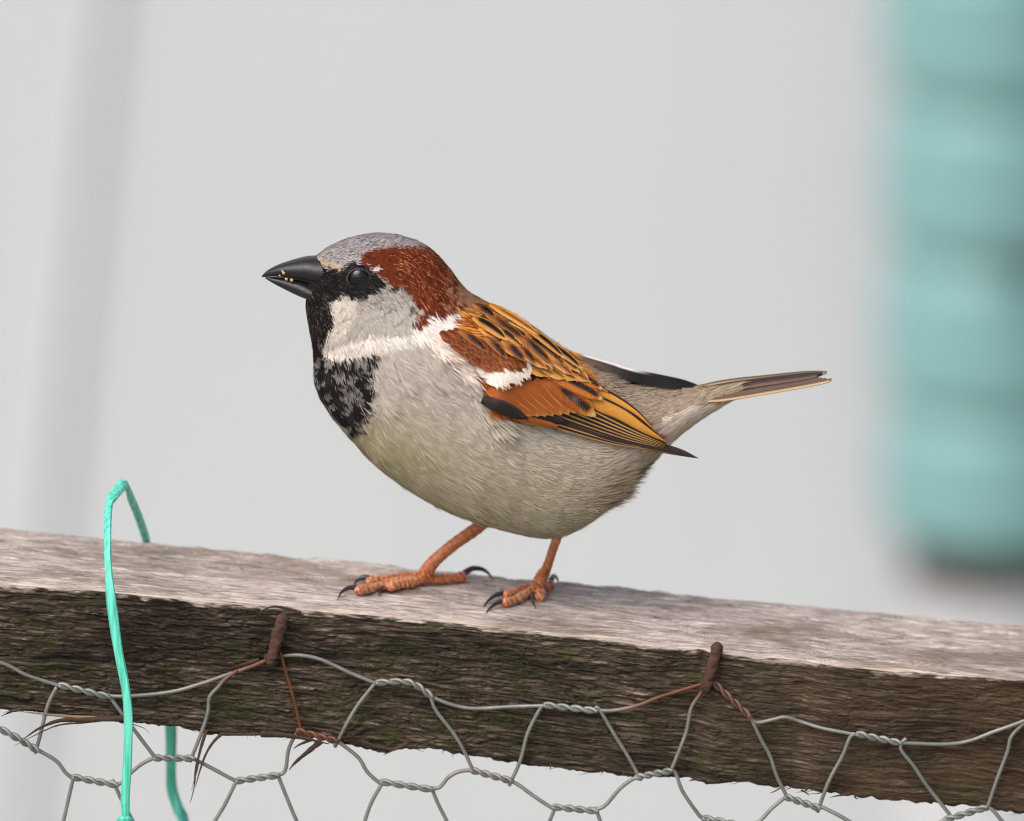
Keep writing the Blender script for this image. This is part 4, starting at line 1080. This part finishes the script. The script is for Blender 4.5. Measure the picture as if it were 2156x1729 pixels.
def st_black(T_, S_, r_):
    C = full(srgb(44, 36, 34), T_); e = sst(S_, .3, .8) * sst(T_, .1, .4); return blend(e * .45, C, srgb(96, 84, 80))  # grey sheen along the upper edge is painted into the vane
def st_white(T_, S_, r_):
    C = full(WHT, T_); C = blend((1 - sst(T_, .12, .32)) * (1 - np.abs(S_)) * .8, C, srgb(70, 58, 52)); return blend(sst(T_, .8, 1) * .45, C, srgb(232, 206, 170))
def st_less(T_, S_, r_):
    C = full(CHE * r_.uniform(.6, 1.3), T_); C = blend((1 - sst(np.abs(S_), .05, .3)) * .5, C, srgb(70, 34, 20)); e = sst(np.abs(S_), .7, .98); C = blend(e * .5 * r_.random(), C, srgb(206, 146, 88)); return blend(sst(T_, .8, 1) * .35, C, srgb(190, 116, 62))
def st_scap(T_, S_, r_):
    C = full(srgb(204, 138, 60) * r_.uniform(.85, 1.08), T_); m = sst(S_, -.35, -.05) * (1 - sst(S_, .62, .85)) * sst(T_, .05, .2) * (1 - sst(T_, .88, .97)); C = blend(m, C, BLK)
    C = blend(sst(S_, .7, .95) * .5, C, srgb(230, 184, 112)); return blend(sst(T_, .9, 1) * .7, C, BUF)
def st_orange(T_, S_, r_):
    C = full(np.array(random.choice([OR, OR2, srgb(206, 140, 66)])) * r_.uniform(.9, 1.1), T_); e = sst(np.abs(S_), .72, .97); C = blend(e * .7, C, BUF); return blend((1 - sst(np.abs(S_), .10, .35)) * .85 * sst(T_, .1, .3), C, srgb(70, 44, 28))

# wing: base shell mesh with the feathers as its pieces
wl = np.array(K(c2, [(400, 900), (520, 1000), (720, 1040), (950, 1105), (1290, 1200), (1500, 1240), (1790, 1268)]))
wu = np.array(K(c2, [(250, 420), (420, 520), (640, 590), (950, 660), (1240, 800), (1500, 960), (1770, 1195)]))
wing = feather('wing', wl, wu, bird, -1, lambda T_, S_, r_: full(srgb(120, 70, 34), T_), camber=3, tipfray=0, rise=0)
# primaries
for i, (tx, ty, w_) in enumerate([(2025, 1332, 26), (1975, 1318, 26), (1900, 1300, 24), (1830, 1284, 22)]):
    base = c2(900, 1050 - i * 4); lo = [base, c2(1300, 1200 - i * 2), c2(1600, 1262 - i), c2((1600 + tx) / 2, (1262 + ty) / 2 + 4), c2(tx, ty)]
    up = [c2(920, 1000), c2(1320, 1130), c2(1640, 1190), c2((1700 + tx) / 2 + 20, (1190 + ty) / 2 - 6), c2(tx + 3, ty - 3)]
    feather('primary_feather', lo, up, wing, 0.4 + i * .35, st_prim, camber=2, rise=2, tipfray=1)
# secondaries fan
NSEC = 8
for i in range(NSEC):
    a_ = i / (NSEC - 1)
    e0 = np.array([[760, 1042], [950, 1108], [1290, 1206], [1500, 1246], [1812, 1280]]); e1 = np.array([[1130, 930], [1240, 985], [1430, 1078], [1600, 1156], [1788, 1228]])
    e = e0 * (1 - a_) + e1 * a_
    up = e + np.array([[10, -66], [14, -74], [16, -70], [14, -56], [-4, -4]])
    feather('secondary_feather', [c2(*q) for q in e], [c2(*q) for q in up], wing, 2.0 + i * .8, st_sec, nt=56, ns_=25, camber=0.2, rise=2, tipfray=1)
# alula and primary coverts
lo, up = lens(c2(370, 880), c2(718, 1026), 17, 4); feather('alula_feather', lo, up, wing, 7, st_black, camber=5)
lo, up = lens(c2(720, 985), c2(1018, 1062), 10, 2); feather('primary_covert', lo, up, wing, 7, st_black, camber=3)
lo, up = lens(c2(560, 985), c2(960, 1085), 9, -2); feather('primary_covert', lo, up, wing, 6, lambda T_, S_, r_: st_gc(T_, S_, r_) * .8, camber=3)
# tertials
feather('tertial_feather', K(c2, [(1180, 920), (1260, 975), (1400, 1030), (1600, 1135), (1788, 1214)]), K(c2, [(1240, 800), (1330, 850), (1500, 945), (1655, 1080), (1790, 1208)]), wing, 8.5, st_ter, nt=60, ns_=31, camber=5, tipfray=1)
feather('tertial_feather', K(c2, [(1130, 790), (1260, 850), (1400, 915), (1560, 1010), (1700, 1130)]), K(c2, [(1150, 690), (1270, 772), (1400, 840), (1560, 958), (1704, 1124)]), wing, 10.5, st_ter, nt=60, ns_=31, camber=4, tipfray=2)
feather('tertial_feather', K(c2, [(1000, 700), (1120, 745), (1230, 790), (1330, 830)]), K(c2, [(1020, 610), (1130, 655), (1230, 720), (1338, 818)]), wing, 12.5, st_ter, nt=50, ns_=31, camber=4, tipfray=6)
# greater coverts
NGC = 8
for i in range(NGC):
    a_ = i / (NGC - 1)
    b0 = np.array([420, 800]) * (1 - a_) + np.array([900, 715]) * a_; t0_ = np.array([745, 1005]) * (1 - a_) + np.array([1150, 975]) * a_
    t0_ = t0_ + np.array([0, 12 * math.sin(a_ * math.pi)])
    lo, up = lens(c2(*b0), c2(*t0_), 17.5, 3 + 2 * a_); feather('greater_covert', lo, up, wing, 9 + i * 1.3, st_gc, ns_=25, camber=0.8, tipfray=3, barbs=14, sweep=.12, bstart=.74)
lo, up = lens(c2(880, 740), c2(1240, 1010), 21, 3); feather('greater_covert', lo, up, wing, 20.5, st_gcblack, nt=60, ns_=33, camber=1.5, tipfray=3, barbs=56, sweep=.14)
lo, up = lens(c2(900, 690), c2(1292, 880), 17, 5); feather('greater_covert', lo, up, wing, 22, st_gcstreak, nt=60, ns_=33, camber=1.5, tipfray=3, barbs=56, sweep=.14)
lo, up = lens(c2(980, 640), c2(1290, 800), 13, 4); feather('greater_covert', lo, up, wing, 23.5, st_gcstreak, nt=50, ns_=29, camber=1.5, tipfray=3, barbs=46, sweep=.14)
# median coverts: the white bar
for i in range(9):
    a_ = i / 8
    b0 = np.array([330, 590]) * (1 - a_) + np.array([640, 600]) * a_; t0_ = np.array([490, 775]) * (1 - a_) + np.array([745, 700]) * a_
    t0_ += np.array([0, 22 * math.sin(math.pi * a_)])
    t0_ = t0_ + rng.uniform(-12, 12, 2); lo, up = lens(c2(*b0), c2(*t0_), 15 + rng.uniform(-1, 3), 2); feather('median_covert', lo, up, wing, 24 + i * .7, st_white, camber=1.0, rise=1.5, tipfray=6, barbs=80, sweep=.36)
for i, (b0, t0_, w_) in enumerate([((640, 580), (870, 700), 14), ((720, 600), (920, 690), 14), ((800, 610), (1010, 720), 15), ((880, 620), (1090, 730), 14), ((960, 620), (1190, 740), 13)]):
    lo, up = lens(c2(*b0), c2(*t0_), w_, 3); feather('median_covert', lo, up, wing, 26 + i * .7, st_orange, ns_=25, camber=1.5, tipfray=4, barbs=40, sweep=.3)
# lesser coverts
les = K(c2, [(80, 400), (210, 372), (340, 440), (560, 570), (720, 625), (660, 650), (400, 640), (330, 610), (180, 500)])
rows_l = []
for yy in np.arange(700, 790, 9.5):
    for xx in np.arange(920, 1130, 12):
        q = (xx + rng.uniform(-4, 4), yy + rng.uniform(-3, 3))
        if inpoly(np.array([q[0]]), np.array([q[1]]), les)[0]: rows_l.append(q)
rows_l.sort(key=lambda q: -(q[0] * .5 + q[1]))
for i, q in enumerate(rows_l):
    d = np.array([0.80, 0.60]); l_ = rng.uniform(24, 32)
    lo, up = lens((q[0] - d[0] * l_ * .6, q[1] - d[1] * l_ * .6), (q[0] + d[0] * l_ * .4, q[1] + d[1] * l_ * .4), rng.uniform(6.5, 8.5), 1)
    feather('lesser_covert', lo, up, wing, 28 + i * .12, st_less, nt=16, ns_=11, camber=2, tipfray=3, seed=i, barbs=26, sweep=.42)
# scapulars over the wing's upper border
def st_spot(T_, S_, r_):
    C = full(srgb(36, 29, 28), T_); C = blend(sst(np.abs(S_) + .3 * vnoise(T_ * 14, S_ * 3, int(r_.integers(99))), .55, 1.0), C, srgb(150, 88, 44)); C = blend(1 - sst(T_, .1, .45), C, srgb(168, 104, 50)); return blend(sst(T_, .82, 1) * .8, C, srgb(172, 100, 50))
sc = [((350, 330), (620, 520), 11, st_scap), ((420, 400), (660, 560), 10, st_scap), ((480, 330), (760, 540), 12, st_scap), ((560, 440), (800, 610), 12, st_orange), ((300, 250), (560, 420), 11, st_scap),
      ((560, 300), (900, 625), 13, st_scap), ((640, 500), (860, 640), 11, st_orange), ((700, 380), (1010, 625), 13, st_scap), ((820, 450), (1110, 665), 12, st_scap), ((880, 560), (1060, 690), 10, st_orange), ((190, 350), (420, 520), 9, st_spot), ((390, 400), (560, 565), 9, st_spot), ((520, 430), (695, 585), 9, st_spot), ((650, 480), (775, 600), 7, st_spot), ((400, 230), (700, 420), 8, st_spot), ((640, 380), (900, 600), 8, st_spot), ((300, 150), (470, 250), 8, st_spot), ((430, 150), (800, 380), 8, st_orange), ((700, 320), (1000, 560), 8, st_scap), ((860, 440), (1130, 640), 8, st_scap)]
for i, (b0, t0_, w_, st) in enumerate(sc):
    lo, up = lens(c2(*b0), c2(*t0_), w_, 3); feather('scapular_feather', lo, up, wing, 30 + i * .8, st, nt=44, ns_=23, camber=1.2, tipfray=4, rise=4, barbs=60, sweep=.2)

# far wing: folded on the other flank, its upper edge showing over the rump
def Yfar(y0, y1, hw): return lambda T_, S_: y0 + (y1 - y0) * T_ - 0.0 * S_ + hw * (1 - S_) * 0.5
def st_far(T_, S_, r_):
    C = full(srgb(16, 13, 13), T_); C = blend((1 - sst(T_, .1, .62)) * (1 - sst(S_, .1, .7)), C, srgb(112, 96, 84))
    e = sst(S_, .5, .8) * sst(T_, .16, .22) * (1 - sst(T_, .5, .68)); C = blend(e, C, srgb(236, 228, 222))
    return blend(np.exp(-((T_ - .14) / .045) ** 2), C, OR)
fw_lo = K(c3, [(60, 190), (270, 262), (500, 352), (780, 445), (960, 452), (1125, 440)]); fw_up = K(c3, [(90, 150), (300, 212), (480, 262), (640, 310), (980, 380), (1128, 432)])
wing2 = feather('wing', fw_lo, fw_up, bird, 0, st_far, nt=60, ns_=23, camber=0, rise=0, tipfray=1, Yof=Yfar(0.016, 0.0135, -0.003))
for i, (dy_, k_) in enumerate(((0.0006, 0.93), (0.0012, 0.86), (0.0018, 0.8))):
    lo = [(x0_ + (fw_lo[0][0] - x0_) * (1 - k_), y0_ + 6 + i * 3) for x0_, y0_ in fw_lo]; up = [(x0_ + (fw_up[0][0] - x0_) * (1 - k_), y0_ + 10 + i * 4) for x0_, y0_ in fw_up]
    feather('primary_feather', lo, up, wing2, 0, lambda T_, S_, r_: full(srgb(34, 28, 27), T_), camber=0, rise=0, tipfray=1, Yof=Yfar(0.017 + dy_, 0.0145 + dy_, -0.002))
lo = [(1000, 770), (1060, 810), (1120, 830), (1190, 840)]; up = [(1010, 700), (1060, 725), (1120, 750), (1195, 790)]
feather('covert_patch', lo, up, wing2, 0, st_gc, camber=0, rise=0, Yof=lambda T_, S_: 0.0225 - 0.004 * T_ - 0.006 * np.clip(S_, 0, 1))

# tail: long vanes lying nearly flat, seen from just above
def tail_feather(parent, rach, y0, y1, hw, style, seed):
    r_ = np.random.default_rng(seed)
    R_ = catmull(np.array(rach, float), 10); nt, ns_ = len(R_), 13
    tt = np.linspace(0, 1, nt); s = np.linspace(-1, 1, ns_)
    Yc = y0 + (y1 - y0) * tt
    C_ = at_v(R_[:, 0], R_[:, 1], Yc)
    wv = hw * np.minimum(1, tt * 3 + .45) * np.where(tt > .88, np.sqrt(np.maximum(0.0, 1 - ((tt - .88) / .12) ** 2)) + .04, 1)
    P = C_[:, None] + (s[None, :] * wv[:, None])[..., None] * np.array([0, -1.0, -0.10]) + ((1 - s[None, :] ** 2) * 0.0004)[..., None] * np.array([0, 0, 1.0])
    T_, S_ = np.broadcast_to(tt[:, None], (nt, ns_)), np.broadcast_to(s[None, :], (nt, ns_))
    C = style(T_, S_, r_) * (1 + r_.normal(0, .05, (nt, ns_)))[..., None]
    P2 = P - np.array([0, 0, 0.00022]); n0 = nt * ns_
    F = grid_tris(nt, ns_)
    rim = np.concatenate([np.arange(ns_), np.arange(1, nt) * ns_ + ns_ - 1, (nt - 1) * ns_ + np.arange(ns_ - 2, -1, -1), np.arange(nt - 2, 0, -1) * ns_]); nx = np.roll(rim, -1)
    Fr = np.vstack([np.stack([rim, rim + n0, nx], 1), np.stack([nx, rim + n0, nx + n0], 1)])
    return link('tail_feather', mesh_tris('tail_feather', np.vstack([P.reshape(-1, 3), P2.reshape(-1, 3)]), np.vstack([F, F[:, ::-1] + n0, Fr]), True, np.vstack([C.reshape(-1, 3)] * 2)), M_feather, parent)
def st_tail(T_, S_, r_):
    C = full(srgb(112, 92, 74) * r_.uniform(.6, 1.3), T_); C = blend((1 - sst(np.abs(S_), .05, .25)) * .7, C, srgb(62, 48, 40)); C = blend(sst(np.abs(S_), .4, .8), C, srgb(190, 160, 124)); return C
def st_taild(T_, S_, r_):
    C = full(srgb(58, 46, 44), T_); return blend(1 - sst(S_, -.9, -.5), C, srgb(200, 150, 100))
tb0 = at(1478, 832, YB0)
V, F = tube_arrays(catmull([at(1440, 838, YB0), at(1475, 832, YB0), at(1510, 828, YB0), at(1540, 822, YB0)], 6), np.linspace(30, 4, 19) * S * .5, 14, np.linspace(44, 8, 19) * S * .5)
me = mesh_tris('tail', V, F, True, np.tile(srgb(150, 130, 108), (len(V), 1))); tail = link('tail', me, M_plume, bird)
far_p = np.array([(1462, 816), (1530, 803), (1610, 794), (1690, 786), (1741, 785)], float); near_p = np.array([(1462, 846), (1530, 839), (1610, 826), (1690, 812), (1751, 800)], float)
for i in range(9):
    a_ = i / 8
    zz = far_p * (1 - a_) + near_p * a_; zz[:, 1] += (2.0 * math.sin(a_ * math.pi) if 1 else 0)
    zz[-1, 0] -= abs(math.sin(a_ * math.pi)) * 26
    tail_feather(tail, zz, YB0 + 0.0028 * (1 - 2 * a_), YB0 + 0.0076 * (1 - 2 * a_), 0.0013, st_taild if i in (1, 2, 5) else st_tail, i)

# crumbs of food stuck on the bill
for (x, y, r_, lab_) in [(597, 573, 5.2, 'largest pale food crumb, stuck high on the upper half of the bill'), (614, 590, 3.8, 'pale food crumb hanging below the line where the bill closes'), (603, 588, 2.8, 'small round food crumb on the lower bill, beside a larger crumb'), (589, 580, 2.4, 'speck of pale food right on the line where the bill closes')]:
    yb_ = YB0 - np.interp(x, [551, 600, 650], [3, 18, 33]) * S
    bm = bmesh.new(); bmesh.ops.create_icosphere(bm, subdivisions=2, radius=r_ * S)
    rr_ = random.Random(int(x)); c_ = at(x, y, yb_)
    for v in bm.verts: v.co = Vector(c_) + v.co * rr_.uniform(.65, 1.2)
    me = bpy.data.meshes.new('food_crumb'); bm.to_mesh(me); bm.free()
    tag(link('food_crumb', me, M_crumb), lab_, 'crumb', 'crumbs on the bill')
